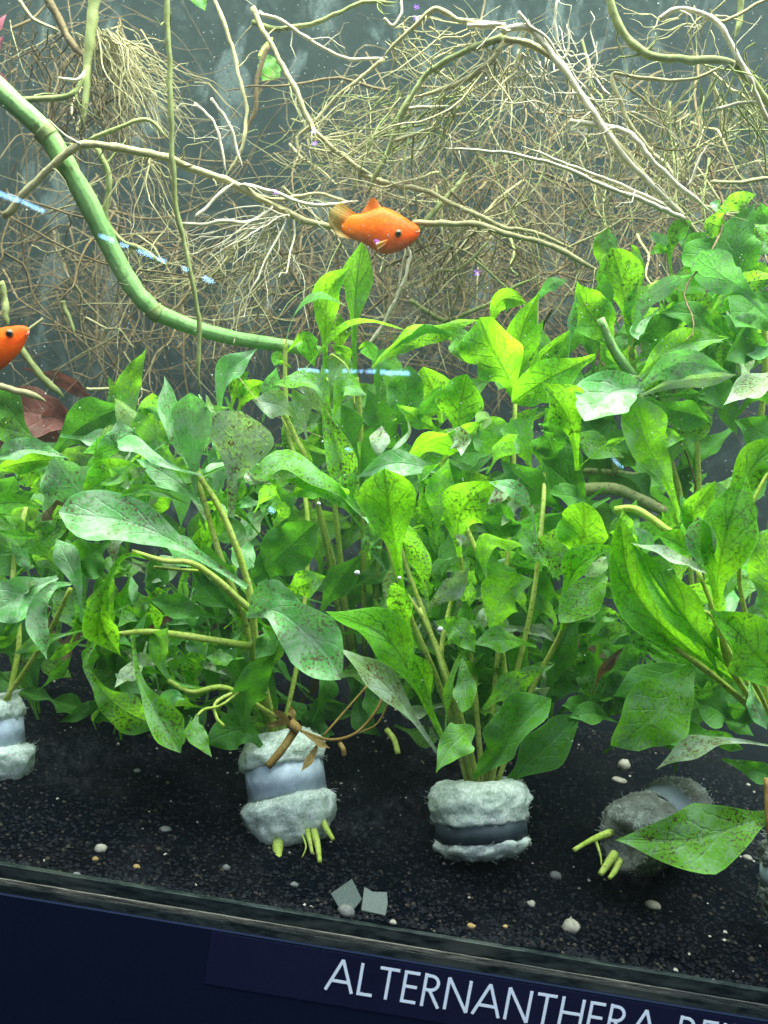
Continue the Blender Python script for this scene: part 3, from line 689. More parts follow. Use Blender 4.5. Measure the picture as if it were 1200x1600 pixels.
stem(pG, [(545, 1040, 12.5), (490, 760, 9), (460, 680, 8.6), (435, 630, 8.6)], 6); stem(pG, [(570, 1040, 12.5), (566, 760, 11), (562, 640, 10.4), (556, 590, 10)], 6)
stem(pG, [(580, 1040, 12.5), (600, 760, 10), (606, 690, 9.4), (600, 640, 9.4)], 5); stem(pG, [(550, 1040, 12.5), (520, 760, 10), (512, 660, 9.8), (508, 590, 9.6)], 6)
stem(pG, [(555, 640, 9.6), (545, 580, 9.4), (520, 555, 9.2), (515, 560, 9.2)], 3)

# --- bunch in the upright pot
pC = plant('potted_plant', 'dense upright plant fanning out of the upright foam pot, with broad lime leaves', 748, 1225, 5.6)
L3(pC, 556, 812, 532, 720, 499, 626, 58, 5.6, 'G', -8, pet=0.1, mx=0.42, tip=0.8, fold=14)
L3(pC, 570, 830, 520, 768, 445, 748, 46, 5.2, 'G', 25, pet=0.15); L3(pC, 540, 790, 490, 764, 449, 776, 36, 6.4, 'L', 10)
L3(pC, 630, 935, 614, 830, 600, 733, 100, 3.6, 'L', 4, pet=0.36, mx=0.72, tip=2.2, fold=8, wave=0.07)
L3(pC, 672, 965, 655, 870, 622, 800, 50, 4.6, 'G', -20, tip=1.3)
leaf(pC, [(718, 870, 4.4), (716, 815, 4.0), (735, 780, 3.6), (778, 752, 3.0)], 84, 'L', -8, pet=0.16, mx=0.5, tip=0.9, fold=12)
leaf(pC, [(762, 915, 4.0), (755, 860, 3.6), (780, 842, 3.0), (822, 838, 2.6)], 58, 'G', 40, roll1=55, pet=0.2, mx=0.55)
L3(pC, 712, 850, 725, 848, 706, 834, 20, 3.2, 'B', 30, pet=0.02); L3(pC, 770, 870, 785, 810, 798, 790, 70, 5.2, 'D', 10, tip=1.6)
leaf(pC, [(606, 745, 7.0), (660, 695, 6.4), (712, 678, 6.0), (758, 664, 5.6)], 66, 'L', 45, pet=0.05, mx=0.55, fold=14)
L3(pC, 700, 672, 722, 690, 725, 716, 46, 5.2, 'B', 20, pet=0.02, mx=0.35, tip=0.8)
L3(pC, 615, 755, 665, 715, 710, 690, 70, 7.0, 'G', 20); L3(pC, 692, 738, 620, 724, 556, 745, 48, 5.4, 'S', 25, pet=0.05, mx=0.45, tip=0.9)
L3(pC, 682, 850, 686, 775, 698, 714, 52, 5.2, 'G', -10); L3(pC, 672, 840, 668, 780, 655, 738, 44, 5.6, 'G', 20); L3(pC, 720, 790, 712, 755, 700, 720, 40, 6, 'D')
L3(pC, 716, 700, 718, 640, 731, 584, 84, 7.2, 'L', 6, tip=1.6); L3(pC, 640, 660, 665, 640, 690, 600, 44, 7.6, 'D', 30)
leaf(pC, [(804, 622, 7.8), (790, 580, 7.4), (768, 540, 7.0), (752, 496, 7.2)], 104, 'L', -10, pet=0.1, mx=0.5, tip=2.0, fold=12)
L3(pC, 808, 610, 815, 520, 842, 455, 62, 8.2, 'L', 10, pet=0.1, mx=0.45, tip=0.8); L3(pC, 838, 470, 858, 446, 888, 436, 24, 7.9, 'S', 25, pet=0.05, tip=0.9)
L3(pC, 764, 508, 785, 468, 822, 474, 40, 9.2, 'L', 25, pet=0.05); L3(pC, 830, 600, 835, 540, 850, 500, 34, 8.6, 'L', -30)
L3(pC, 818, 610, 830, 580, 888, 512, 30, 8.4, 'L', 20, tip=0.8); L3(pC, 800, 605, 790, 590, 780, 610, 40, 8, 'G')
leaf(pC, [(930, 556, 6.8), (880, 580, 6.4), (840, 602, 6.0), (800, 632, 6.2)], 74, 'L', -22, pet=0.04, mx=0.55, tip=1.6, fold=16)
leaf(pC, [(902, 735, 4.6), (896, 680, 4.2), (880, 640, 3.8), (845, 596, 3.2)], 80, 'L', 10, pet=0.3, mx=0.62, tip=0.7, fold=14)
L3(pC, 850, 720, 870, 660, 850, 630, 60, 6.6, 'D'); L3(pC, 870, 730, 862, 700, 850, 670, 50, 6, 'D', 20)
L3(pC, 790, 720, 770, 690, 758, 650, 80, 7.0, 'G', 10, tip=1.4); L3(pC, 830, 740, 815, 690, 785, 668, 66, 6.4, 'G', 20, tip=1.6); L3(pC, 760, 740, 790, 690, 810, 680, 44, 5.6, 'G', 50)
L3(pC, 935, 806, 885, 752, 838, 716, 66, 6.4, 'D', 15); L3(pC, 892, 805, 842, 772, 783, 722, 66, 5.8, 'D', -10); L3(pC, 925, 790, 890, 775, 855, 780, 50, 5.4, 'D', 20)
leaf(pC, [(838, 855, 4.4), (830, 800, 3.8), (808, 768, 3.2), (764, 752, 3.0)], 32, 'S', 25, pet=0.4, mx=0.7)
leaf(pC, [(898, 895, 3.9), (908, 850, 3.6), (914, 815, 3.4), (918, 784, 3.4)], 92, 'L', -5, pet=0.1, mx=0.55, tip=2.2, fold=16, wave=0.16)
L3(pC, 905, 868, 868, 862, 818, 864, 88, 4.4, 'G', 0, pet=0.02, mx=0.4, tip=0.75)
leaf(pC, [(878, 985, 3.6), (882, 930, 3.2), (905, 885, 2.8), (962, 856, 2.4)], 62, 'L', -22, pet=0.35, mx=0.65, tip=0.9, fold=20)
L3(pC, 948, 900, 915, 930, 872, 975, 72, 3.4, 'G', 8, pet=0.03, mx=0.45, tip=1.1); L3(pC, 945, 870, 935, 885, 915, 900, 36, 2.9, 'B', 40, pet=0.02)
leaf(pC, [(770, 1000, 4.2), (778, 945, 3.6), (800, 918, 3.2), (842, 906, 2.9)], 82, 'G', -15, pet=0.12, mx=0.5, tip=0.8)
L3(pC, 838, 1010, 790, 1000, 738, 1006, 50, 3.6, 'G', 10); L3(pC, 682, 972, 715, 982, 743, 1020, 50, 2.8, 'G', 12, pet=0.03, mx=0.5, tip=0.9)
leaf(pC, [(700, 1170, 4.0), (650, 1070, 3.0), (600, 995, 2.4), (507, 957, 2.0)], 84, 'L', 12, pet=0.36, mx=0.66, tip=1.0, wave=0.18)
L3(pC, 690, 1185, 620, 1090, 533, 1008, 54, 3.6, 'B', 20, pet=0.25, mx=0.6); L3(pC, 684, 1145, 662, 1065, 638, 1018, 44, 2.8, 'L', 10, pet=0.4, mx=0.7)
L3(pC, 648, 1010, 625, 945, 614, 903, 44, 3.2, 'L', -10, tip=1.3); L3(pC, 722, 1028, 728, 1075, 726, 1114, 42, 2.6, 'G', 5, pet=0.03, tip=1.5)
leaf(pC, [(740, 1136, 2.8), (722, 1150, 2.0), (702, 1170, 1.6), (679, 1202, 1.5)], 62, 'G', 5, pet=0.02, mx=0.38, tip=0.85, fold=10)
leaf(pC, [(740, 1215, 4.0), (775, 1180, 2.8), (815, 1135, 2.2), (862, 1092, 2.2)], 98, 'D', -14, pet=0.12, mx=0.62, tip=1.8, fold=22)
L3(pC, 755, 1108, 800, 1070, 855, 1033, 50, 3.4, 'G', 20, pet=0.05, mx=0.45, tip=0.85); L3(pC, 696, 1150, 700, 1065, 723, 1010, 30, 3.0, 'G', 35, pet=0.2)
L3(pC, 668, 948, 700, 925, 735, 893, 40, 3.6, 'B', 15, pet=0.03); L3(pC, 800, 960, 770, 900, 742, 850, 46, 4.6, 'D', 20)
L3(pC, 770, 1240, 840, 1180, 905, 1118, 84, 5.4, 'D', 10, tip=1.4); L3(pC, 850, 1110, 870, 1030, 902, 955, 62, 6.2, 'D', 10)
L3(pC, 720, 1080, 745, 1030, 750, 970, 50, 5, 'D', 15); L3(pC, 790, 1090, 810, 1040, 830, 1000, 50, 5.5, 'D', -10); L3(pC, 660, 1010, 690, 950, 700, 900, 44, 5.5, 'D')
L3(pC, 830, 980, 845, 930, 850, 890, 46, 5.5, 'D', 10)
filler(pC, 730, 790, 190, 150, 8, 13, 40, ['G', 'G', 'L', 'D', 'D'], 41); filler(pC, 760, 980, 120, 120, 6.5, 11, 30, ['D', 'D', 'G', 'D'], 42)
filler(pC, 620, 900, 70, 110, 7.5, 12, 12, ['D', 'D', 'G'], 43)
filler(pC, 720, 800, 190, 160, 5.2, 8.5, 36, ['G', 'L', 'G', 'S', 'B'], 44, **SM); filler(pC, 680, 1000, 90, 110, 4.6, 7, 24, ['G', 'L', 'B'], 48, **SM); filler(pC, 760, 1020, 110, 110, 5.0, 7.5, 34, ['G', 'D', 'G', 'B'], 45, **SM)
for q in ([(735, 1240, 5.6), (690, 1080, 4.6), (640, 960, 4.4), (598, 830, 4.8), (575, 790, 5)], [(742, 1240, 5.6), (690, 1040, 4.2), (640, 900, 4.2), (625, 850, 4.2)],
          [(748, 1240, 5.6), (700, 1060, 3.8), (668, 980, 3.8), (636, 930, 3.8)], [(745, 1240, 5.6), (705, 1090, 3.6), (680, 1010, 3.6), (655, 950, 3.8)],
          [(762, 1240, 5.6), (800, 1080, 5), (832, 940, 4.8), (848, 800, 5.2), (850, 740, 6)], [(755, 1240, 5.6), (740, 1060, 5), (725, 920, 5), (718, 860, 4.6)],
          [(765, 1240, 5.6), (790, 1080, 4.6), (760, 900, 4.6), (690, 740, 6), (718, 700, 7)], [(770, 1240, 5.6), (830, 1080, 5), (880, 980, 4.2), (900, 890, 4)],
          [(752, 1240, 5.6), (720, 1120, 3.9), (690, 1040, 3.6), (700, 960, 4), (720, 900, 4.4)], [(758, 1240, 5.6), (780, 1000, 6), (800, 780, 7), (805, 620, 7.8)]):
    stem(pC, q, 7, r1=5)

# --- bunch at the back right
pE = plant('stem_plant', 'tangled green plant rising into the upper right corner below the pale roots', 1090, 1000, 12)
L3(pE, 960, 545, 925, 495, 888, 444, 76, 8.4, 'L', 8, pet=0.08, mx=0.45, tip=0.9); L3(pE, 888, 560, 895, 490, 905, 460, 20, 7.9, 'S', 30)
leaf(pE, [(985, 535, 9.4), (978, 480, 9.0), (970, 435, 8.7), (962, 388, 8.8)], 76, 'L', 0, pet=0.28, mx=0.66, tip=1.9, fold=4)
L3(pE, 942, 428, 938, 395, 952, 353, 34, 9.8, 'G', 25); L3(pE, 950, 420, 960, 385, 952, 355, 20, 9.6, 'S', -50)
leaf(pE, [(1004, 606, 4.6), (975, 608, 4.0), (945, 622, 3.6), (914, 672, 3.2)], 100, 'S', 12, pet=0.05, mx=0.55, tip=1.2, fold=18)
leaf(pE, [(1000, 606, 4.6), (1035, 578, 4.2), (1080, 566, 3.8), (1137, 580, 3.6)], 52, 'S', 22, pet=0.03, mx=0.4, tip=1.0)
L3(pE, 998, 590, 1050, 545, 1142, 523, 52, 5.2, 'G', -8, pet=0.05, mx=0.42, tip=0.85); L3(pE, 1000, 618, 1060, 596, 1152, 586, 34, 4.8, 'B', 25, pet=0.05)
L3(pE, 960, 640, 980, 600, 1000, 585, 40, 4.6, 'B', 30)
leaf(pE, [(1064, 816, 6.2), (1042, 750, 5.4), (1010, 690, 4.8), (985, 616, 4.4)], 82, 'G', 6, pet=0.3, mx=0.68, tip=1.4, fold=10)
L3(pE, 1020, 690, 1045, 685, 1070, 684, 44, 5.6, 'G', 10, pet=0.02, mx=0.35, tip=0.8); L3(pE, 905, 730, 940, 700, 985, 680, 14, 6.5, 'G', 0, pet=0.6)
leaf(pE, [(1168, 480, 9.0), (1158, 420, 8.6), (1152, 370, 8.4), (1176, 320, 8.6)], 72, 'D', 12, pet=0.1, mx=0.5, tip=1.0, fold=18)
L3(pE, 1118, 335, 1145, 318, 1180, 301, 34, 8.8, 'G', 20, pet=0.03); L3(pE, 1140, 356, 1120, 352, 1101, 344, 42, 8.4, 'L', 10, pet=0.03, tip=1.6)
L3(pE, 1160, 392, 1108, 396, 1066, 424, 66, 8.4, 'D', 8, tip=1.4)
leaf(pE, [(1215, 510, 7.8), (1165, 455, 7.0), (1125, 425, 6.6), (1102, 384, 6.4)], 74, 'S', 10, pet=0.4, mx=0.74, tip=1.7)
L3(pE, 1105, 495, 1145, 448, 1220, 434, 44, 7.2, 'G', 28); L3(pE, 1230, 470, 1180, 480, 1140, 520, 90, 8.4, 'D', 15)
leaf(pE, [(1050, 440, 9.6), (1047, 390, 9.2), (1058, 362, 9.0), (1084, 344, 9.0)], 32, 'L', 20, pet=0.35, mx=0.7, tip=0.8)
L3(pE, 1050, 402, 1036, 380, 1016, 362, 22, 9.0, 'S', 20, pet=0.05); L3(pE, 1046, 398, 1030, 388, 1016, 398, 18, 8.8, 'L', 10, pet=0.05)
leaf(pE, [(984, 540, 8.6), (998, 490, 8.0), (1030, 452, 7.6), (1082, 426, 7.4)], 36, 'S', 40, pet=0.1, mx=0.55)
L3(pE, 985, 520, 990, 480, 1020, 450, 44, 8.8, 'G', -10); L3(pE, 1124, 440, 1090, 445, 1056, 456, 46, 8.6, 'G', 15); L3(pE, 990, 540, 1030, 512, 1064, 494, 50, 7.8, 'D', 15)
L3(pE, 1135, 535, 1090, 494, 1034, 486, 46, 7.6, 'D', 10); L3(pE, 1230, 575, 1180, 604, 1131, 637, 50, 4.8, 'B', 15, pet=0.05)
L3(pE, 1225, 700, 1195, 680, 1150, 656, 56, 6.5, 'D', 10); L3(pE, 1230, 345, 1200, 370, 1185, 400, 60, 8.6, 'G'); L3(pE, 1130, 330, 1118, 320, 1120, 332, 16, 8.6, 'S')
L3(pE, 1090, 630, 1110, 600, 1130, 640, 60, 8, 'D', 10); L3(pE, 1010, 620, 1050, 640, 1110, 650, 60, 8, 'D', 10)
L3(pE, 1220, 560, 1170, 540, 1120, 560, 70, 8, 'D', -10); L3(pE, 1220, 350, 1195, 335, 1190, 320, 46, 9.2, 'D')
filler(pE, 1110, 500, 110, 80, 10, 15, 26, ['G', 'D', 'D', 'G'], 51); filler(pE, 930, 560, 80, 60, 10, 15, 16, ['G', 'L', 'D'], 52); filler(pE, 1130, 600, 90, 60, 9, 14, 14, ['D', 'D', 'B'], 53)
filler(pE, 1080, 480, 130, 100, 8, 11, 28, ['G', 'L', 'S', 'D'], 54, **SM); filler(pE, 980, 660, 110, 60, 9, 13, 12, ['D', 'D', 'G'], 55)
stem(pE, [(1090, 1000, 12), (1060, 760, 11), (1000, 620, 9.8), (985, 540, 9.5)], 7); stem(pE, [(1095, 1000, 12), (1180, 700, 10), (1195, 520, 9), (1165, 460, 9)], 7)
stem(pE, [(1090, 1000, 12), (1090, 700, 11), (1060, 520, 9.8), (1050, 430, 9.6)], 6); stem(pE, [(985, 560, 9.2), (1010, 455, 9), (1060, 440, 9), (1090, 448, 9)], 5)
stem(pE, [(938, 498, 7.6), (960, 548, 7.8), (990, 590, 8.2)], 6, 'vine', r1=8)
stem(pE, [(905, 765, 11), (960, 764, 11), (1000, 780, 10.8), (1040, 800, 10.6)], 10, 'stem_tan', r1=8); stem(pE, [(900, 735, 12), (950, 738, 12), (1010, 745, 12)], 5, 'stem_tan')
stem(pE, [(960, 740, 11.5), (965, 700, 11.6), (962, 680, 11.8)], 5, 'stem_tan'); stem(pE, [(960, 797, 7.6), (990, 795, 7.4), (1020, 812, 7.2), (1048, 832, 7.0), (1090, 850, 7.5)], 9, 'stem', r1=9)

pH = plant('background_plant', 'dim mass of overlapping leaves in the shade behind the front plants', 600, 900, 20)
# --- bunch leaning in from the right
pD = plant('potted_plant', 'glossy lime plant leaning in from the right above the fallen foam pot', 1190, 1120, 4.5)
leaf(pD, [(1165, 1075, 3.6), (1060, 1000, 2.8), (990, 920, 2.4), (966, 806, 2.6)], 86, 'L', -14, pet=0.26, mx=0.56, tip=1.3, fold=14)
leaf(pD, [(1160, 1066, 3.2), (1090, 990, 2.4), (1035, 920, 2.0), (984, 846, 2.2)], 76, 'L', 30, roll1=10, pet=0.28, mx=0.55, tip=1.0, fold=26)
L3(pD, 990, 890, 975, 835, 964, 792, 42, 2.6, 'G', 30, tip=0.9); L3(pD, 1000, 880, 1010, 850, 990, 822, 30, 2.8, 'S', 10)
leaf(pD, [(1122, 965, 2.6), (1122, 900, 1.9), (1138, 820, 1.6), (1170, 738, 1.8)], 104, 'L', 6, pet=0.2, mx=0.55, tip=1.0, fold=26)
L3(pD, 1110, 900, 1095, 850, 1088, 800, 50, 1.7, 'S', 15, pet=0.05, tip=1.3)
L3(pD, 1078, 862, 1082, 805, 1117, 750, 50, 3.8, 'L', 12); L3(pD, 1080, 860, 1074, 800, 1062, 772, 30, 3.9, 'S', 25)
L3(pD, 1110, 898, 1050, 872, 986, 848, 32, 2.2, 'B', 45, pet=0.05, mx=0.45); L3(pD, 1100, 880, 1060, 850, 1020, 835, 44, 3.6, 'L', 30)
leaf(pD, [(1140, 830, 3.4), (1160, 760, 3.0), (1190, 715, 2.8), (1240, 690, 2.8)], 66, 'L', -25, pet=0.1, mx=0.6)
leaf(pD, [(1250, 1090, 2.4), (1190, 1030, 1.8), (1150, 985, 1.4), (1106, 952, 1.3)], 112, 'L', 12, pet=0.1, mx=0.5, tip=0.85)
L3(pD, 1118, 1056, 1108, 1010, 1098, 966, 44, 3.4, 'L', -10, tip=1.5); L3(pD, 1125, 1060, 1110, 1015, 1120, 975, 26, 2.8, 'D', 40)
leaf(pD, [(1082, 1040, 3.0), (1050, 1085, 2.4), (1010, 1130, 2.0), (960, 1172, 1.9)], 116, 'G', 2, pet=0.02, mx=0.42, tip=1.2, fold=6, wave=0.05)
L3(pD, 1085, 1040, 1020, 1060, 956, 1088, 60, 3.4, 'D', 15, pet=0.02)
leaf(pD, [(1200, 1165, 3.6), (1140, 1158, 3.2), (1090, 1170, 2.8), (1024, 1196, 2.6)], 46, 'B', 28, pet=0.25, mx=0.62, fold=20)
L3(pD, 1130, 1150, 1090, 1150, 1040, 1160, 50, 4.4, 'D', 15); L3(pD, 1128, 1186, 1165, 1198, 1225, 1222, 38, 3.4, 'D', 10, pet=0.1)
leaf(pD, [(1260, 1258, 2.6), (1170, 1285, 1.8), (1085, 1312, 1.3), (966, 1312, 1.2)], 122, 'G', -6, pet=0.24, mx=0.52, tip=0.95, fold=9, wave=0.06)
L3(pD, 1172, 1068, 1178, 1100, 1200, 1138, 30, 1.8, 'S', 25, pet=0.05, mx=0.6); leaf(pD, [(1130, 1045, 3.6), (1060, 1025, 3.2), (1010, 1000, 3.0), (958, 964, 3.0)], 56, 'L', 10, pet=0.2, mx=0.6)
L3(pD, 1225, 990, 1205, 910, 1196, 830, 70, 2.4, 'G', 5, tip=1.4); L3(pD, 965, 1128, 925, 1115, 886, 1124, 42, 5.5, 'D', 10); L3(pD, 940, 1060, 970, 1030, 1000, 1000, 60, 6, 'D', 10)
L3(pD, 925, 1085, 940, 1050, 975, 1010, 20, 5, 'W', 30); L3(pD, 1050, 960, 1080, 930, 1085, 900, 70, 4.6, 'G', 20, tip=1.5); L3(pD, 1150, 1130, 1120, 1110, 1085, 1090, 70, 5.5, 'D', 20)
filler(pD, 1110, 940, 100, 130, 7, 12, 26, ['G', 'G', 'D', 'L'], 61); filler(pD, 1100, 1100, 110, 70, 6, 10, 16, ['D', 'D', 'G'], 62, up=0.2)
filler(pD, 935, 1010, 70, 90, 6.5, 10, 16, ['D', 'D', 'G'], 64); filler(pC, 700, 1040, 120, 80, 7, 10, 14, ['D', 'D', 'G'], 46); filler(pC, 900, 900, 90, 120, 6, 9, 18, ['G', 'D', 'L'], 47)
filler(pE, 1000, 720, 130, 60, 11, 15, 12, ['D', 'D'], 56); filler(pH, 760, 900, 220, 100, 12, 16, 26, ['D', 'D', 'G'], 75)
filler(pD, 1090, 950, 110, 140, 4.5, 7.5, 28, ['G', 'L', 'S', 'D'], 63, **SM)
stem(pD, [(1210, 1140, 4.4), (1120, 1060, 3.2), (1040, 1000, 2.8), (985, 950, 2.9)], 8); stem(pD, [(1200, 1130, 4.4), (1140, 1040, 2.8), (1125, 960, 2.6)], 8)
stem(pD, [(1210, 1130, 4.4), (1165, 960, 3.2), (1155, 880, 2.8), (1175, 790, 2.6), (1210, 720, 2.8)], 6, r1=4); stem(pD, [(1205, 1130, 4.4), (1130, 1000, 4), (1110, 960, 4), (1080, 955, 4)], 5)
stem(pD, [(1215, 1150, 4.4), (1185, 1080, 3), (1130, 985, 2.6), (1090, 890, 2.8)], 5); stem(pD, [(1198, 1215, 2.2), (1200, 1280, 1.8), (1206, 1330, 1.8)], 5, 'dead')

# --- low growth behind everything
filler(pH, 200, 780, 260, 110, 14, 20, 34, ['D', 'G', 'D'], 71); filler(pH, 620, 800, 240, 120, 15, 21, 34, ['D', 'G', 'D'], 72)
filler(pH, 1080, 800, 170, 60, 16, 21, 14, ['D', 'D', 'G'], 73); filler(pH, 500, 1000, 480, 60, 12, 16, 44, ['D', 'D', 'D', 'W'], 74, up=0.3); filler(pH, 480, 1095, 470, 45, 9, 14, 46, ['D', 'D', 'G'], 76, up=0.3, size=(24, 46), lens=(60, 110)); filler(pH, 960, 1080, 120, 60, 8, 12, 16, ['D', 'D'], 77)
stem(pH, [(600, 900, 20), (560, 800, 19), (500, 700, 18)], 6); stem(pH, [(620, 900, 20), (700, 780, 19), (720, 680, 18)], 6)

# --- red and far plants
pR = plant('red_leaved_plant', 'dull red broad leaves lying behind the left bunch under the cut off fish', 60, 690, 15)
L3(pR, 160, 690, 80, 652, -10, 640, 92, 14, 'R', 10, tip=1.4); L3(pR, 30, 700, 85, 670, 140, 650, 70, 14.5, 'R', 15, tip=1.4)
L3(pR, 35, 575, 90, 590, 150, 618, 40, 18, 'R', 35); L3(pR, 60, 720, 20, 690, -20, 650, 80, 14, 'R')
pK = plant('pink_leaved_sprig', 'small pink leaf tips peeking in at the upper left edge', -20, 90, 12)
L3(pK, -25, 95, -6, 75, 6, 55, 16, 12, 'K'); L3(pK, -25, 110, 0, 122, 14, 142, 16, 12, 'K', 10); L3(pK, -30, 130, -5, 140, 14, 128, 20, 12, 'K', 20); L3(pK, -30, 60, -8, 40, 10, 20, 18, 12.5, 'K', 30)
pF = plant('floating_leaf', 'pale green leaf hanging hazy near the upper middle of the back', 425, 85, 26, 'leaf')
L3(pF, 405, 85, 420, 105, 440, 122, 46, 24, 'G', 10, pet=0.05, tip=0.9); stem(pF, [(425, 60, 26), (412, 75, 25), (405, 88, 24)], 3)
pF2 = plant('floating_leaf', 'green leaf tip hanging in from the top edge', 310, -30, 24, 'leaf')
L3(pF2, 300, -40, 312, -10, 322, 18, 34, 22, 'G', 0, pet=0.05); stem(pF2, [(290, -70, 24), (300, -38, 22)], 3)

# ------------------------------------------------------------------ roots
RSEED = [100]
def root(parent, path, r_px, mat='root_tan', r1=None, wobble=0.10, rootlets=0, rl=(25, 70), name='root', bumpy=0.30):
    RSEED[0] += 1; sd = RSEED[0]; rn = random.Random(sd)
    p3 = [tuple(P(*q)) for q in path]
    pts = [Vector(q) for q in catmull(p3, 7)]
    pts = [wob(wob(p, wobble * 1.6, 0.7, sd), 0.05, 2.3, sd) if 0 < i < len(pts) - 1 else p for i, p in enumerate(pts)]
    r_px = r_px * 0.74; r1 = None if r1 is None else r1 * 0.74
    r0 = r_px * K(path[0][2]); r1 = (r_px * 0.7 if r1 is None else r1) * K(path[-1][2])
    n = len(pts)
    rad = [(r0 + (r1 - r0) * i / (n - 1)) * (1 + bumpy * mnoise.noise(p * 2.5 + Vector((sd, 0, 0)))) for i, p in enumerate(pts)]
    rad = [r * min(1.0, 0.25 + (n - 1 - i) * 0.25) for i, r in enumerate(rad)]
    a = Acc(); a.tube(pts, rad, 7)
    o = a.build(name, mat, parent, origin=pts[0])
    if rootlets:
        b = Acc()
        for _ in range(rootlets):
            i = rn.randrange(1, n - 1); k = K(path[0][2])
            b_root(b, rn, pts[i], pts[i] + Vector((rn.gauss(0, 1), rn.gauss(0, 0.6), rn.gauss(-0.5, 0.9))).normalized() * rn.uniform(*rl) * k, rad[i] * rn.uniform(0.25, 0.45))
        lt = b.build('rootlets', mat, o, origin=pts[0]); lt['kind'] = 'stuff'
    return o
def b_root(acc, rn, p, q, r, seg=7, wig=0.16, sides=4):
    d = q - p; L = d.length; pts = []; s1, s2 = rn.uniform(0, 99), rn.uniform(0, 99)
    sag = Vector((rn.uniform(-1, 1), rn.uniform(-1, 1), rn.uniform(-1, 1))) * L * 0.14
    for i in range(seg + 1):
        t = i / seg
        fade = (1 - 0.0 * t)
        w = Vector((mnoise.noise(Vector((t * 2.6, s1, 0))), mnoise.noise(Vector((t * 2.6, s2, 3))), mnoise.noise(Vector((t * 2.6, s1, s2))))) * wig * L * min(1, t * 4)
        pts.append(p + d * t + w + sag * math.sin(math.pi * t))
    acc.tube(pts, [max(r * (1 - 0.7 * i / seg), 0.008) for i in range(seg + 1)], sides, cap=False)
def fan(parent, px, py, d, n, ang0, ang1, l0, l1, r_px, mat, seed, dd=(-2, 3), spread=14, branch=0.5):
    """a spray of fine roots leaving one point; angles in degrees, image sense (90 = down)"""
    rn = random.Random(seed); a = Acc(); k = K(d)
    for _ in range(n):
        an = math.radians(rn.uniform(ang0, ang1)); L = rn.uniform(l0, l1)
        x, y = px + rn.gauss(0, spread), py + rn.gauss(0, spread * 0.6)
        p = P(x, y, d); q = P(x + math.cos(an) * L, y + math.sin(an) * L, d + rn.uniform(*dd))
        r = r_px * k * rn.uniform(0.4, 0.95)
        b_root(a, rn, p, q, r, 11, 0.13)
        if rn.random() < branch:
            m = p.lerp(q, rn.uniform(0.4, 0.7)); an += rn.uniform(-0.9, 0.9)
            b_root(a, rn, m, m + (q - p).length * 0.5 * (_R * math.cos(an) - _U * math.sin(an)), r * 0.6, 6, 0.2)
    o = a.build('root_spray', mat, parent, origin=P(px, py, d)); o['kind'] = 'stuff'
    return o
RG = 'root systems hanging in the tank'
def rsys(name, label, px, py, d, cat='roots'):
    o = empty(name, P(px, py, d)); tag(o, label, cat, RG); return o

# green runner stem at the left
vn = rsys('green_runner_stem', 'thick green stem curving down from the left edge to the plants', -20, 125, 8, 'stem')
stem(vn, [(-25, 120, 7.5), (30, 168, 7.6), (72, 208, 7.8), (98, 250, 8.0), (135, 312, 8.4), (180, 402, 8.8), (212, 455, 9.0), (243, 488, 9.2)], 17, 'vine', r1=14, sides=14, bumpy=0.16)
stem(vn, [(243, 488, 9.2), (300, 511, 9.6), (370, 529, 10), (450, 541, 10.4), (500, 550, 10.6)], 13, 'vine', r1=9, sides=14, bumpy=0.05)
stem(vn, [(66, 202, 7.75), (72, 208, 7.8), (78, 215, 7.85)], 18.0, 'vine_node', sides=14, name='node'); stem(vn, [(238, 482, 9.15), (243, 488, 9.2), (250, 492, 9.25)], 15.0, 'vine_node', sides=14, name='node')
rn = random.Random(5)
# long arching root and companions
r1_ = rsys('arching_root', 'long yellowish root arching across the green stem to the orange fish', 10, 335, 9)
root(r1_, [(5, 338, 7.6), (58, 283, 7.4), (108, 236, 7.3), (150, 226, 7.4), (222, 237, 8), (300, 262, 9), (372, 291, 9.5), (432, 322, 10), (478, 345, 10.4), (530, 362, 11)], 8, 'root_tan', 7, 0.08, 10)
root(r1_, [(285, 350, 9), (340, 348, 9), (392, 344, 9.4), (426, 322, 9.8)], 4, 'root_pale', 4, 0.1); root(r1_, [(305, 342, 8.6), (330, 312, 8.8), (365, 285, 9.2)], 3, 'root_pale', 4)
root(r1_, [(375, 290, 9.4), (430, 300, 9.4), (500, 318, 10), (560, 314, 10.4)], 4, 'root_pale', 4, 0.12, 4); root(r1_, [(380, 292, 9.6), (440, 312, 10), (500, 304, 10.2), (556, 318, 10.6)], 4, 'root_tan', 3)
root(r1_, [(140, 220, 8.6), (190, 195, 8.6), (232, 190, 8.8), (262, 216, 9)], 5, 'root_olive', 4); root(r1_, [(125, 225, 7.2), (95, 205, 7), (72, 186, 6.8)], 3, 'root_pale', 2)
fan(r1_, 440, 340, 10, 26, 75, 170, 60, 190, 2.3, 'root_pale', 201); fan(r1_, 390, 390, 11, 34, 20, 170, 60, 170, 1.9, 'root_tan', 202, (-2, 3), 45)
fan(r1_, 230, 245, 9, 14, 20, 150, 50, 140, 1.8, 'root_tan', 203)
# vertical root
r2_ = rsys('vertical_root', 'single thin olive root hanging straight down from the top edge into the left leaves', 262, -20, 7)
root(r2_, [(262, -25, 6.6), (264, 80, 6.6), (268, 200, 6.6), (272, 300, 6.7), (286, 372, 6.9), (300, 432, 7.0), (311, 510, 7.2), (308, 610, 7.4)], 6, 'root_olive', 4.5, 0.05, 5, (20, 50))
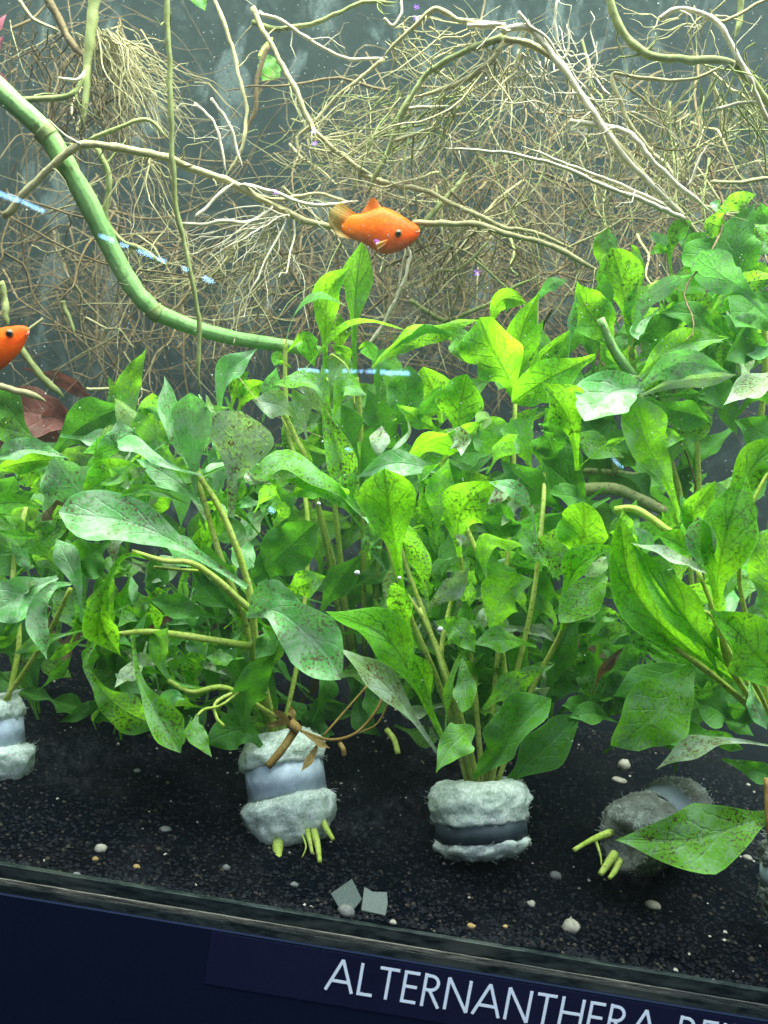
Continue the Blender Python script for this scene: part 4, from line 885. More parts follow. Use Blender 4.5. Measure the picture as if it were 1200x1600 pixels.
# hanging roots, upper middle
r3_ = rsys('hanging_roots', 'slender pale roots hanging from the top edge left of the middle', 340, -20, 13)
root(r3_, [(328, -20, 13), (358, 55, 13), (370, 110, 12.6), (383, 172, 12.4), (380, 222, 12.2), (350, 282, 12.2)], 4.5, 'root_tan', 3.5, 0.1, 4)
root(r3_, [(395, 12, 12), (420, 62, 11.6), (450, 116, 11.4), (476, 172, 11.2), (492, 206, 11.2), (545, 250, 11.6), (610, 288, 12)], 5.5, 'root_tan', 4.5, 0.08, 5)
root(r3_, [(405, 18, 12), (440, 30, 11.8), (482, 62, 11.8), (522, 86, 12), (562, 95, 12), (606, 90, 12)], 3.6, 'root_pale', 3, 0.1, 5); root(r3_, [(395, 34, 12), (440, 42, 12), (490, 42, 12), (530, 24, 12), (575, 6, 12), (620, 4, 12)], 5, 'root_olive', 4, 0.1, 5)
root(r3_, [(304, 162, 10), (330, 186, 10), (344, 222, 10), (354, 268, 10)], 3.4, 'root_pale', 3, 0.05, 3); root(r3_, [(330, 154, 10.5), (350, 182, 10.5), (366, 215, 10.5), (379, 262, 10.5)], 3.2, 'root_pale', 3, 0.05, 3)
root(r3_, [(420, 70, 15), (400, 130, 15), (395, 180, 15), (370, 230, 15)], 5, 'root_brown', 4, 0.1, 3); root(r3_, [(600, 92, 12), (540, 140, 12), (490, 190, 12), (465, 215, 12), (465, 245, 12)], 4, 'root_tan', 3, 0.1, 6)
fan(r3_, 480, 230, 12, 16, -60, 60, 60, 160, 2.2, 'root_tan', 211); fan(r3_, 520, 230, 13, 30, 0, 360, 40, 150, 1.8, 'root_tan', 212, spread=40)
# crown of roots, upper right of middle
r4_ = rsys('root_crown', 'branching crown of pale thick roots spreading from a knot at upper middle right', 785, 45, 9.5)
root(r4_, [(785, 50, 9.5), (828, 48, 9.2), (860, 80, 9), (892, 122, 8.8), (930, 180, 8.6), (970, 240, 8.6), (1020, 290, 8.8), (1075, 348, 9.2)], 8, 'root_pale', 5, 0.07, 9)
root(r4_, [(790, 62, 9.8), (840, 74, 9.6), (880, 108, 9.4), (912, 152, 9.2), (945, 200, 9.2), (985, 252, 9.2), (1030, 302, 9.4), (1066, 338, 9.6), (1110, 390, 10)], 7, 'root_tan', 5, 0.07, 9)
root(r4_, [(890, 188, 9), (950, 196, 8.6), (982, 208, 8.4), (1012, 246, 8.4), (1052, 282, 8.6), (1112, 332, 9)], 5, 'root_pale', 5, 0.07, 4)
root(r4_, [(785, 58, 10), (728, 82, 10), (672, 110, 10.4), (640, 152, 10.6), (618, 196, 10.8), (600, 242, 11), (575, 300, 11.2)], 7, 'root_olive', 5, 0.09, 9)
root(r4_, [(788, 56, 10), (768, 92, 10), (722, 128, 10.2), (648, 152, 10.4)], 6.5, 'root_tan', 5, 0.08, 8); root(r4_, [(790, 40, 9.6), (722, 32, 9.8), (682, 14, 10), (640, 50, 10.6), (598, 92, 11)], 6, 'root_tan', 4, 0.08, 7)
root(r4_, [(810, 18, 9), (830, 40, 9), (855, 60, 9), (878, 90, 9), (890, 70, 9), (886, 38, 9)], 3.2, 'root_pale', 2.4, 0.05, 5); root(r4_, [(872, 0, 9), (868, 40, 9), (880, 80, 9)], 3, 'root_pale', 2.5, 0.05, 4)
root(r4_, [(730, 40, 9.6), (760, 40, 9.4), (785, 36, 9.2)], 5, 'root_pale', 6, 0.05); root(r4_, [(600, 30, 12), (615, 40, 12), (628, 20, 12), (626, -10, 12)], 3, 'root_pale', 2.5)
root(r4_, [(632, 170, 11), (660, 168, 11), (705, 166, 11)], 3.5, 'root_pale', 4, 0.05); root(r4_, [(610, 220, 11), (650, 210, 11), (678, 198, 11)], 4, 'root_tan', 3)
fan(r4_, 770, 75, 10, 26, 60, 165, 90, 300, 2.4, 'root_tan', 221, (-1, 6), 34); fan(r4_, 820, 80, 10, 20, 20, 120, 60, 240, 2.2, 'root_pale', 222, (-1, 4), 30); fan(r4_, 900, 140, 9.5, 16, 0, 360, 40, 140, 2.0, 'root_pale', 223, (-1, 4), 40)
fan(r4_, 660, 150, 11, 40, 50, 180, 80, 230, 2.4, 'root_olive', 224, (0, 5), 40); fan(r4_, 640, 60, 12, 20, -40, 120, 50, 150, 2.2, 'root_tan', 225, (0, 4), 25)
# horizontal roots beside the fish
r5_ = rsys('spearing_root', 'straight bright white root spearing left across the right half from the corner leaves', 1060, 340, 8)
root(r5_, [(1070, 342, 8.6), (1000, 312, 8.2), (925, 282, 7.8), (862, 256, 7.6), (782, 239, 7.6), (694, 231, 7.8)], 5.5, 'root_pale', 2.6, 0.04, 5, (20, 60)); root(r5_, [(1040, 322, 8.4), (960, 285, 8.2), (900, 262, 8.2), (815, 228, 8.6)], 4, 'root_pale', 2.5, 0.06, 3)
r6_ = rsys('long_level_root', 'pale root running right from the orange fish mouth to the lime leaf', 655, 350, 11)
root(r6_, [(645, 349, 10.6), (720, 350, 10.4), (790, 364, 10.2), (862, 386, 10), (940, 424, 9.8)], 6.5, 'root_tan', 5.5, 0.06, 8); root(r6_, [(560, 268, 11.8), (612, 288, 11.8), (665, 302, 11.6), (718, 322, 11.4), (780, 352, 11.2), (830, 362, 11), (900, 390, 10.8)], 5.5, 'root_tan', 4, 0.07, 6)
root(r6_, [(570, 548, 12.4), (602, 502, 12.2), (628, 450, 12), (640, 402, 12), (636, 385, 12)], 4.5, 'root_pale', 3, 0.05, 3); root(r6_, [(624, 385, 11), (630, 395, 11), (622, 450, 11)], 2.6, 'root_pale', 2)
root(r6_, [(655, 360, 12), (700, 310, 12.5), (730, 270, 13)], 6, 'root_olive', 4); root(r6_, [(640, 470, 14), (700, 500, 14), (770, 470, 14), (840, 430, 14)], 5, 'root_olive', 4, 0.1, 4)
fan(r6_, 760, 370, 12, 40, 20, 175, 60, 200, 2.0, 'root_tan', 231, (0, 6), 70); fan(r6_, 680, 360, 13, 30, 60, 180, 60, 170, 2.0, 'root_brown', 232, (0, 6), 40)
# upper right
r7_ = rsys('corner_root', 'thick olive root drooping from the top edge across the upper right corner', 950, -20, 8.6)
root(r7_, [(948, -20, 8.6), (975, 50, 8.6), (1010, 84, 8.5), (1072, 95, 8.4), (1128, 94, 8.2), (1168, 122, 8.2), (1215, 180, 8.4)], 8, 'root_olive', 8, 0.06, 8)
root(r7_, [(1030, 30, 8.4), (1062, 13, 8.2), (1112, 30, 8), (1140, 66, 7.9), (1164, 112, 7.9), (1184, 152, 8), (1205, 200, 8.2)], 5.5, 'root_pale', 5, 0.05, 5)
root(r7_, [(956, 116, 9), (960, 132, 9), (984, 190, 9), (1008, 226, 9), (1020, 240, 9)], 5, 'root_tan', 4, 0.05, 4); root(r7_, [(956, 116, 9), (1002, 121, 9), (1080, 126, 8.8), (1128, 102, 8.6)], 4, 'root_tan', 3, 0.06, 3); root(r7_, [(958, 118, 9), (1000, 150, 9.2), (1050, 190, 9.4)], 3, 'root_tan', 2.4)
root(r7_, [(1162, -20, 9.4), (1155, 30, 9.4), (1148, 62, 9.4)], 6, 'root_olive', 5); root(r7_, [(1210, -10, 8.6), (1140, 30, 8.8), (1100, 25, 9), (1070, 60, 9.4)], 3.5, 'root_tan', 3); root(r7_, [(1120, 170, 8.4), (1150, 162, 8.4), (1210, 165, 8.4)], 3.5, 'root_pale', 3)
root(r7_, [(1110, 285, 10), (1160, 282, 10), (1215, 280, 10)], 4, 'root_tan', 4); root(r7_, [(1075, 290, 9), (1092, 250, 9), (1112, 222, 9)], 3, 'root_pale', 2)
fan(r7_, 1000, 170, 10, 40, 30, 130, 60, 220, 2.0, 'root_tan', 241, (0, 6), 60); fan(r7_, 1120, 130, 9.5, 36, 50, 130, 60, 220, 2.0, 'root_olive', 242, (0, 6), 50); fan(r7_, 1090, 20, 9.5, 14, 0, 180, 40, 110, 1.8, 'root_tan', 243, (-1, 3), 30)
# brown hanging clump upper left
r8_ = rsys('brown_root_clump', 'brown brush of fine hanging roots in the upper left below dark stems', 140, 10, 13)
root(r8_, [(152, -25, 12), (140, 60, 12), (134, 120, 11.8), (132, 200, 11.6)], 12, 'root_olive', 6, 0.1); root(r8_, [(70, -20, 13), (88, 30, 13), (110, 70, 13), (140, 95, 12.6)], 8, 'root_brown', 7, 0.1)
root(r8_, [(28, 156, 11), (82, 154, 11), (112, 145, 11), (132, 120, 11.4)], 6.5, 'root_olive', 5, 0.08, 5); root(r8_, [(150, 228, 9.6), (170, 282, 9.8), (164, 340, 10), (188, 374, 10), (226, 394, 10), (262, 416, 10)], 6.5, 'root_olive', 5, 0.06, 8)
root(r8_, [(30, 0, 12), (60, 35, 12), (95, 50, 12)], 4, 'root_tan', 3); root(r8_, [(92, 122, 11), (120, 122, 11), (136, 110, 11.4)], 3.5, 'root_pale', 3)
fan(r8_, 160, 60, 12.5, 60, 30, 95, 70, 210, 1.9, 'root_tan', 251, (-1, 4), 24); fan(r8_, 160, 60, 12.2, 34, 35, 80, 70, 190, 1.8, 'root_tan', 252, (-2, 3), 16); fan(r8_, 140, 150, 12, 40, 40, 140, 50, 150, 1.8, 'root_brown', 253, (-1, 4), 30)
fan(r8_, 90, 60, 13, 24, 60, 180, 40, 140, 1.8, 'root_brown', 254, (-1, 4), 40)
# lower left stems
r9_ = rsys('leaning_root', 'smooth pale root slanting down from the cut off fish to the left leaves', 35, 545, 9)
root(r9_, [(22, 520, 9), (38, 552, 9), (62, 586, 9), (100, 622, 9.4)], 8, 'root_olive', 8, 0.03); root(r9_, [(-20, 598, 10), (30, 611, 10), (72, 628, 10.4)], 8, 'root_tan', 6, 0.05); root(r9_, [(0, 440, 11), (6, 480, 11), (10, 510, 11)], 8, 'root_olive', 7)
root(r9_, [(98, 470, 12), (108, 500, 12), (115, 522, 12)], 5, 'root_olive', 4); root(r9_, [(135, 607, 12), (180, 608, 12), (235, 612, 12)], 4, 'root_tan', 3)
# the mass behind: nobody could count it
def tangle():
    rn = random.Random(77)
    zones = [  # cx, cy, rx, ry, d0, d1, n, angle mean, angle spread, mats
        (120, 400, 190, 160, 12, 30, 330, 60, 70, ('root_brown', 'root_brown', 'root_tan')),
        (360, 420, 170, 130, 12, 28, 230, 80, 60, ('root_brown', 'root_tan')),
        (90, 90, 140, 120, 14, 30, 150, 70, 60, ('root_brown', 'root_tan')),
        (700, 260, 190, 170, 12, 30, 420, 80, 60, ('root_tan', 'root_olive', 'root_brown')),
        (950, 300, 240, 140, 11, 30, 430, 70, 60, ('root_tan', 'root_brown', 'root_olive')),
        (1100, 220, 140, 170, 12, 28, 260, 80, 50, ('root_tan', 'root_olive', 'root_brown')),
        (720, 430, 200, 90, 13, 30, 260, 20, 80, ('root_brown', 'root_brown', 'root_tan')),
        (480, 250, 160, 120, 14, 30, 90, 60, 80, ('root_tan', 'root_brown')),
        (600, 520, 420, 70, 16, 34, 220, 20, 80, ('root_brown', 'root_brown')),
    ]
    acc = {}
    for cx, cy, rx, ry, d0, d1, n, am, asp, mats in zones:
        for _ in range(int(n * 0.66)):
            x, y = cx + rn.gauss(0, rx * 0.55), cy + rn.gauss(0, ry * 0.55)
            d = rn.uniform(d0, d1); L = rn.uniform(80, 280) * (1.5 if rn.random() < 0.12 else 1)
            an = math.radians(rn.gauss(am, asp)); r = rn.choice((0.7, 0.8, 1.0, 1.4, 2.6)) * K(d); mats_ = mats if d < 17 else ('root_brown',); r *= 1.0 if d < 17 else 0.75
            b_root(acc.setdefault(rn.choice(mats_), Acc()), rn, P(x, y, d), P(x + math.cos(an) * L, y + math.sin(an) * L, d + rn.gauss(0, 3)), r, 13, 0.11)
    words = {'root_brown': 'brown', 'root_tan': 'straw coloured', 'root_olive': 'olive'}
    for k, a in acc.items():
        tag(a.build('fine_root_tangle', k, origin=P(600, 300, 20)), 'tangled mass of fine %s roots filling the back of the tank' % words[k], 'roots', kind='stuff')
tangle()

# ------------------------------------------------------------------ foam pots
def pot(label, bot, top, prof, band, r_px, foam='foam', bandmat='band', stubs=(), seed=1, fibres=200):
    """prof: [(t, r factor)] bottom->top; band: (t0, t1, r factor)"""
    B, T = P(*bot), P(*top); ax = (T - B); H = ax.length; ax.normalize()
    e1 = ax.cross(Vector((0.3, 1, 0.1))).normalized(); e2 = ax.cross(e1)
    R = r_px * K((bot[2] + top[2]) / 2); o = empty('foam_pot', B); rn = random.Random(seed)
    tag(o, label, 'plant pot', 'foam pots with metal bands standing on the sand')
    N = 104
    def ring(prof_pts, name, mat, amp):
        prof_pts = catmull(prof_pts, 9); v = []; f = []
        for i, (t, r) in enumerate(prof_pts):
            for k in range(N):
                a = 2 * math.pi * k / N
                p = B + ax * (t * H) + (e1 * math.cos(a) + e2 * math.sin(a)) * (R * r)
                if amp:
                    ns = mnoise.fractal(p * 1.6 + Vector((seed, 0, 0)), 1.0, 2.0, 4)
                    ns += 0.20 * mnoise.turbulence(p * 6.5 + Vector((0, seed, 0)), 3, False) - 0.25
                    p += (e1 * math.cos(a) + e2 * math.sin(a)) * (amp * ns) + ax * (amp * 0.6 * mnoise.noise(p * 1.3))
                v.append(p)
        m = len(prof_pts)
        for i in range(m - 1):
            for k in range(N):
                q = i * N + k; w = i * N + (k + 1) % N; f.append((q, w, w + N, q + N))
        f.append(tuple(reversed(range(N)))); f.append(tuple((m - 1) * N + k for k in range(N)))
        return mesh(name, v, f, mat, o, None, True, B), prof_pts
    b0, b1, br = band
    low = [p for p in prof if p[0] < b0 - 0.01] + [(b0 - 0.005, br * 1.015), (b0 + 0.03, br * 0.9)]
    up = [(b1 - 0.03, br * 0.9), (b1 + 0.005, br * 1.06)] + [p for p in prof if p[0] > b1 + 0.01]
    up += [(1.04, 0.74), (1.0, 0.60), (0.90, 0.52), (0.78, 0.48)]
    low = [(0.03, 0.3), (-0.02, prof[0][1] * 0.8)] + low
    for part, name in ((low, 'lower_foam'), (up, 'upper_foam')):
        fo, pp = ring(part, name, foam, 0.16)
        a = Acc()
        for _ in range(fibres):
            t, r = rn.choice(pp); an = rn.uniform(0, 6.28)
            nrm = e1 * math.cos(an) + e2 * math.sin(an)
            if r < 0.5: continue
            p = B + ax * (t * H) + nrm * (R * r - 0.05)
            tg = (nrm * rn.uniform(0.05, 0.6) + ax * rn.gauss(0, 0.8) + nrm.cross(ax) * rn.gauss(0, 1)).normalized()
            L = rn.uniform(0.08, 0.26)
            q = p + nrm * 0.12 + tg * L * 0.5; z = q + tg * L * 0.5 - nrm * rn.uniform(-0.05, 0.14)
            a.tube([p, q, z], [0.005, 0.005, 0.003], 3, cap=False)
        fb = a.build('fibres', 'fibre', fo, origin=B); fb['kind'] = 'stuff'
    v = []; f = []; M = 40
    for (t, rr) in ((b0, br * 0.98), (b0, br), (b1, br), (b1, br * 0.98)):
        for k in range(M):
            a_ = 2 * math.pi * k / M
            v.append(B + ax * (t * H) + (e1 * math.cos(a_) + e2 * math.sin(a_)) * (R * rr * (1 + 0.012 * math.sin(a_ * 3 + seed))))
    for i in range(3):
        for k in range(M):
            q = i * M + k; w = i * M + (k + 1) % M; f.append((q, w, w + M, q + M))
    mesh('metal_band', v, f, bandmat, o, None, True, B)
    for (pa, r0) in stubs: stem(o, pa, r0 * 1.35, 'stem', r1=r0 * 0.7, name='stem_stub', bumpy=0.2)
    return o
pot('tilted pale foam pot with a shiny metal band, below the withered brown sprig', (460, 1316, 5.0), (436, 1152, 6.6),
    [(0.0, 0.72), (0.08, 0.90), (0.22, 1.05), (0.34, 1.11), (0.40, 1.04), (0.78, 1.02), (0.86, 1.04), (0.95, 0.92), (1.0, 0.78)], (0.44, 0.73, 0.92), 70,
    stubs=[([(436, 1296, 4.4), (434, 1328, 3.6), (437, 1350, 3.0)], 12), ([(488, 1290, 4.4), (496, 1320, 3.6), (500, 1348, 3.0)], 8), ([(478, 1290, 4.4), (483, 1310, 3.6), (488, 1334, 3.2)], 6),
           ([(502, 1278, 4.6), (512, 1298, 4.0), (521, 1312, 3.6)], 7), ([(470, 1300, 4.0), (478, 1322, 3.4), (472, 1340, 3.2)], 2)], seed=3)
pot('upright round foam pot with a dark band, packed with plant stems', (755, 1336, 5.0), (745, 1222, 5.9),
    [(0.0, 0.76), (0.07, 0.93), (0.15, 1.0), (0.60, 1.05), (0.74, 1.12), (0.88, 1.09), (0.98, 0.96)], (0.22, 0.48, 0.98), 76, bandmat='dark_band', seed=9)
pot('foam pot with a metal band half cut by the left edge', (8, 1222, 6.2), (-4, 1088, 7.0),
    [(0.0, 0.65), (0.12, 0.92), (0.28, 1.05), (0.36, 1.02), (0.80, 0.85), (0.92, 0.75), (1.0, 0.55)], (0.42, 0.72, 0.72), 50,
    stubs=[([(0, 1225, 6), (2, 1250, 5.6), (0, 1272, 5.4)], 7)], seed=14)
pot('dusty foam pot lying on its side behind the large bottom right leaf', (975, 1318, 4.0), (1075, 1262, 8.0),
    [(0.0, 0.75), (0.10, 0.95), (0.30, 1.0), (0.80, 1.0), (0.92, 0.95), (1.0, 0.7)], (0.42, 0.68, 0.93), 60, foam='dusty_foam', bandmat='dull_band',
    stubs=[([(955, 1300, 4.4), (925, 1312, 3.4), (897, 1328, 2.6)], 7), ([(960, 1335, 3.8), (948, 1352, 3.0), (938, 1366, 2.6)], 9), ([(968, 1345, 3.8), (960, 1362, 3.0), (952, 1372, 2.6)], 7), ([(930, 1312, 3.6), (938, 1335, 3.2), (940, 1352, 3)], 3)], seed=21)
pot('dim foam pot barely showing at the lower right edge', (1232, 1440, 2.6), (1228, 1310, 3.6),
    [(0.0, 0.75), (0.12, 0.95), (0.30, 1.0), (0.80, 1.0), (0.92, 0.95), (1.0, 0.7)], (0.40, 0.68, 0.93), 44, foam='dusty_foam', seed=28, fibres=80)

# ------------------------------------------------------------------ fish
def fish(label, st, d, px0, tail=None, dorsal=None, pect=None, eye=None, mouth=None, gill=None):
    """st: [(x, top, bottom, half width)] in photo pixels from tail root to snout"""
    k = K(d); xs = [q[0] for q in st]; c0 = P((xs[0] + xs[-1]) / 2, (st[0][1] + st[-1][2]) / 2, d)
    o = empty('orange_fish', c0); tag(o, label, 'fish', 'orange fish')
    N = 18; v = []; f = []; uv = []
    st = catmull(st, 4); x0, x1 = st[0][0], st[-1][0]
    for (x, t, b, w) in st:
        for j in range(N):
            a = 2 * math.pi * j / N; cy = (t + b) / 2; h = (b - t) / 2
            sx = math.copysign(abs(math.cos(a)) ** 0.9, math.cos(a))
            p = P(x, cy - h * math.sin(a), d); p = p + (p - CAM).normalized() * (-sx * w * k)
            v.append(p); uv.append(((x - x0) / (x1 - x0), 0.5 + 0.5 * math.sin(a)))
    m = len(st)
    for i in range(m - 1):
        for j in range(N):
            q = i * N + j; w = i * N + (j + 1) % N; f.append((q, w, w + N, q + N))
    f.append(tuple(range(N))); f.append(tuple((m - 1) * N + j for j in reversed(range(N))))
    mesh('body', v, f, 'fish_body', o, uv, True, c0)
    def fin(name, root_, edge, mat, dz=0.0, wav=0.05, th=0.02):
        """surface between a root line and an edge line (pixels), thin but solid"""
        R_, E_ = resample(catmull([(a, b, 0.0) for a, b in root_], 5), 12), resample(catmull([(a, b, 0.0) for a, b in edge], 5), 12)
        v = []; uv = []; f = []; nu = 7
        for s_ in (-1, 1):
            for i in range(12):
                for j in range(nu):
                    t = j / (nu - 1); x = R_[i][0] + (E_[i][0] - R_[i][0]) * t; y = R_[i][1] + (E_[i][1] - R_[i][1]) * t
                    v.append(P(x, y, d + dz + s_ * th * (1 - t * 0.7) + wav * t * math.sin(i * 0.9 + 1))); uv.append((t, i / 11))
        for s_ in (0, 1):
            for i in range(11):
                for j in range(nu - 1):
                    q = s_ * 12 * nu + i * nu + j; qd = (q, q + 1, q + nu + 1, q + nu)
                    f.append(qd if s_ else tuple(reversed(qd)))
        mesh(name, v, f, mat, o, uv, True, c0)
    if tail: fin('tail_fin', *tail, 'fish_fin', 0.0, 0.12)
    if dorsal: fin('dorsal_fin', *dorsal, 'dorsal')
    if pect: fin('pectoral_fin', *pect, 'fish_fin', -0.55, 0.05)
    ex, ey, er, ez = eye
    def disc(name, r, mat, parent, dz, bul):
        v = []; f = []; c = P(ex, ey, d) + (CAM - P(ex, ey, d)).normalized() * dz; nr = (CAM - c).normalized()
        a1 = nr.cross(Vector((0, 0, 1))).normalized(); a2 = nr.cross(a1)
        for i in range(5):
            q = i / 4 * math.pi / 2
            for j in range(16):
                t = 2 * math.pi * j / 16; v.append(c + (a1 * math.cos(t) + a2 * math.sin(t)) * (r * k * math.cos(q) + 1e-4) + nr * (bul * k * math.sin(q)))
        for i in range(4):
            for j in range(16):
                q = i * 16 + j; w = i * 16 + (j + 1) % 16; f.append((q, w, w + 16, q + 16))
        return mesh(name, v, f, mat, parent, None, True, c)
    e = disc('eye', er, 'iris', o, ez, er * 0.45); disc('pupil', er * 0.68, 'eye', e, ez + er * 0.22 * k, er * 0.4)
    if gill:
        a = Acc(); a.tube([Vector(q) for q in catmull([tuple(P(x, y, d) + (CAM - P(x, y, d)).normalized() * (w * k)) for x, y, w in gill], 4)], [0.022] * (4 * (len(gill) - 1) + 1), 6)
        a.build('gill_cover_edge', 'mouth', o)
    if mouth:
        a = Acc(); a.tube([P(*q) for q in mouth], [0.035, 0.05, 0.03], 6); a.build('lip', 'mouth', o)
    return o
q6 = lambda x, y: (480 + x / 6, 280 + y / 6)
S6 = [(322, 405, 475, 6), (370, 360, 532, 20), (430, 330, 566, 40), (500, 322, 594, 58), (560, 306, 622, 74), (620, 280, 662, 92), (690, 257, 696, 106), (760, 272, 704, 110), (830, 303, 690, 106),
      (900, 347, 660, 94), (960, 388, 622, 76), (1005, 415, 585, 58), (1035, 438, 552, 40), (1053, 470, 518, 14)]
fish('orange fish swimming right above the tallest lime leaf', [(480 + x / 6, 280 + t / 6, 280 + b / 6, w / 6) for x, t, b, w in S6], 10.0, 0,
     tail=([q6(470, 332), q6(440, 430), q6(460, 575)], [q6(310, 205), q6(215, 300), q6(195, 400), q6(250, 490), q6(300, 540)]),
     dorsal=([q6(690, 268), q6(600, 310), q6(510, 335)], [q6(690, 252), q6(612, 172), q6(506, 318)]),
     eye=(480 + 855 / 6, 280 + 508 / 6, 5.6, 17.0 * 0.0285), mouth=[(*q6(1052, 476), 9.7), (*q6(1046, 496), 9.4), (*q6(1010, 500), 9.25)],
     gill=[(*q6(800, 420), 15.6), (*q6(772, 480), 17.6), (*q6(768, 550), 17.2), (*q6(800, 620), 13.2)],
     pect=([q6(760, 560), q6(740, 600)], [q6(640, 590), q6(660, 660)]))
fish('orange fish head poking in at the left edge', [(-135, 548, 580, 3), (-112, 541, 586, 8), (-80, 530, 592, 14), (-50, 521, 594, 17), (-20, 515, 589, 18), (0, 512, 579, 17), (10, 510, 572, 16), (20, 509, 563, 14),
     (30, 508, 552, 11), (38, 509, 539, 8), (43, 511, 527, 5), (45.5, 515, 519, 2)], 6.0, 0,
     tail=([(-125, 550), (-128, 565), (-125, 580)], [(-170, 530), (-185, 565), (-170, 600)]), dorsal=([(-60, 526), (-85, 534), (-105, 542)], [(-62, 520), (-95, 500), (-110, 535)]),
     eye=(15, 521, 6.4, 15.2 * 0.0245), mouth=[(45, 516, 5.9), (44, 521, 5.8), (40, 525, 5.7)])

# ------------------------------------------------------------------ small things on the sand
def pebble(label, px, py, w, h, mat, seed, name='pebble', group='pebbles on the black sand', flat=0.7):
    # find the depth at which this pixel meets the sand
    d = _f + _R * ((px - 600) / F) - _U * ((py - 800) / F); t = (0.12 - CAM.z) / d.z; p = CAM + d * t
    k = K(p.y); p.z = sand_z(p.x, p.y) + h * k * 0.3
    v = []; f = []; nu, nv = 12, 7; rn = random.Random(seed)
    for i in range(nv + 1):
        th = math.pi * i / nv
        for j in range(nu):
            ph = 2 * math.pi * j / nu; q = Vector((math.sin(th) * math.cos(ph), math.sin(th) * math.sin(ph), math.cos(th)))
            r = 1 + 0.28 * mnoise.noise(q * 1.3 + Vector((seed, 0, 0)))
            v.append(p + Vector((q.x * w * k * 0.5, q.y * w * k * 0.42, q.z * h * k * 0.5 * flat * 1.3)) * r)
    for i in range(nv):
        for j in range(nu):
            a = i * nu + j; b = i * nu + (j + 1) % nu; f.append((a, b, b + nu, a + nu))
    o = mesh(name, v, f, mat, None, None, True, p); tag(o, label, 'pebble', group); return o
for i, (lb, x, y, w, h, m) in enumerate([
    ('smooth grey oval pebble, largest on the left half of the sand', 158, 1318, 20, 16, 'pebble_pale'), ('small tan pebble just below the grey oval pebble', 150, 1334, 11, 9, 'pebble_warm'),
    ('tiny yellow orange pebble on the left sand', 215, 1345, 13, 9, 'pebble_warm'), ('round beige pebble at the left rim', 121, 1358, 13, 10, 'pebble_grey'),
    ('dark grey pebble between the orange pebble and the tilted pot', 354, 1352, 13, 12, 'pebble_grey'),
    ('grey pebble lying below the stem stubs of the tilted pot', 461, 1377, 14, 10, 'pebble_grey'), ('large cream pebble on the right sand near the rim', 893, 1446, 30, 24, 'pebble_pale'),
    ('small cream pebble above left of the large cream pebble', 831, 1405, 16, 11, 'pebble_pale'),
    ('dull grey pebble between the upright pot and the fallen pot', 868, 1367, 20, 15, 'pebble_grey'), ('small brown pebble near the rim below the upright pot', 737, 1444, 14, 10, 'pebble_warm'),
    ('yellow grain near the rim right of the brown pebble', 790, 1445, 9, 7, 'pebble_warm'), ('flat pale stone below the fallen pot', 1022, 1408, 28, 12, 'pebble_pale'),
    ('tiny white shell crumb near the rim right of the glass shards', 614, 1440, 12, 8, 'pebble_pale'), 
    ('pale flake on the dark sand left of the tilted pot', 260, 1286, 20, 7, 'pebble_grey'),
    ('grey flake under the hanging left leaves', 215, 1199, 12, 7, 'pebble_grey'), ('pinkish shell chip right of the withered sprig', 520, 1123, 22, 14, 'pebble_pink'),
    ('largest pale flake on the dark ground behind the fallen pot', 973, 1202, 20, 22, 'pebble_pale'), ('thin pale flake below the largest flake', 968, 1220, 24, 8, 'pebble_pale'),
    ('round grey stone leaning on the glass shards', 541, 1422, 30, 22, 'pebble_grey'), ('pale crumb at the right sand under the bottom leaf', 1168, 1340, 16, 8, 'pebble_pale')]):
    pebble(lb, x, y, w, h, m, i * 3 + 1)
def shard(label, px, py, outline, tilt, turn, th=0.10):
    """flat broken plate leaning on the sand; outline in cm about its foot"""
    d = _f + _R * ((px - 600) / F) - _U * ((py - 800) / F); p = CAM + d * ((0.02 - CAM.z) / d.z)
    p.z = sand_z(p.x, p.y) + 0.03
    rot = Matrix.Rotation(math.radians(turn), 3, 'Z') @ Matrix.Rotation(math.radians(tilt), 3, 'X')
    m = len(outline)
    v = [p + rot @ Vector((x, y, 0)) for x, y in outline] + [p + rot @ Vector((x * 0.97, y * 0.97, th)) for x, y in outline]
    f = [tuple(reversed(range(m))), tuple(range(m, 2 * m))] + [(i, (i + 1) % m, (i + 1) % m + m, i + m) for i in range(m)]
    tag(mesh('glass_shard', v, f, 'shard', None, None, False), label, 'glass shard', 'glass shards lying on the sand by the rim')
shard('diamond shaped glass shard standing on the sand by the rim', 536, 1424, [(-0.05, 0), (0.38, 0.22), (0.55, 0.56), (0.06, 1.16), (-0.55, 0.52)], 42, -6)
shard('square glass shard on the sand right of the diamond shard', 583, 1432, [(-0.44, 0.04), (0.40, -0.04), (0.46, 0.40), (0.40, 0.80), (-0.10, 0.74), (-0.40, 0.88)], 34, 3)
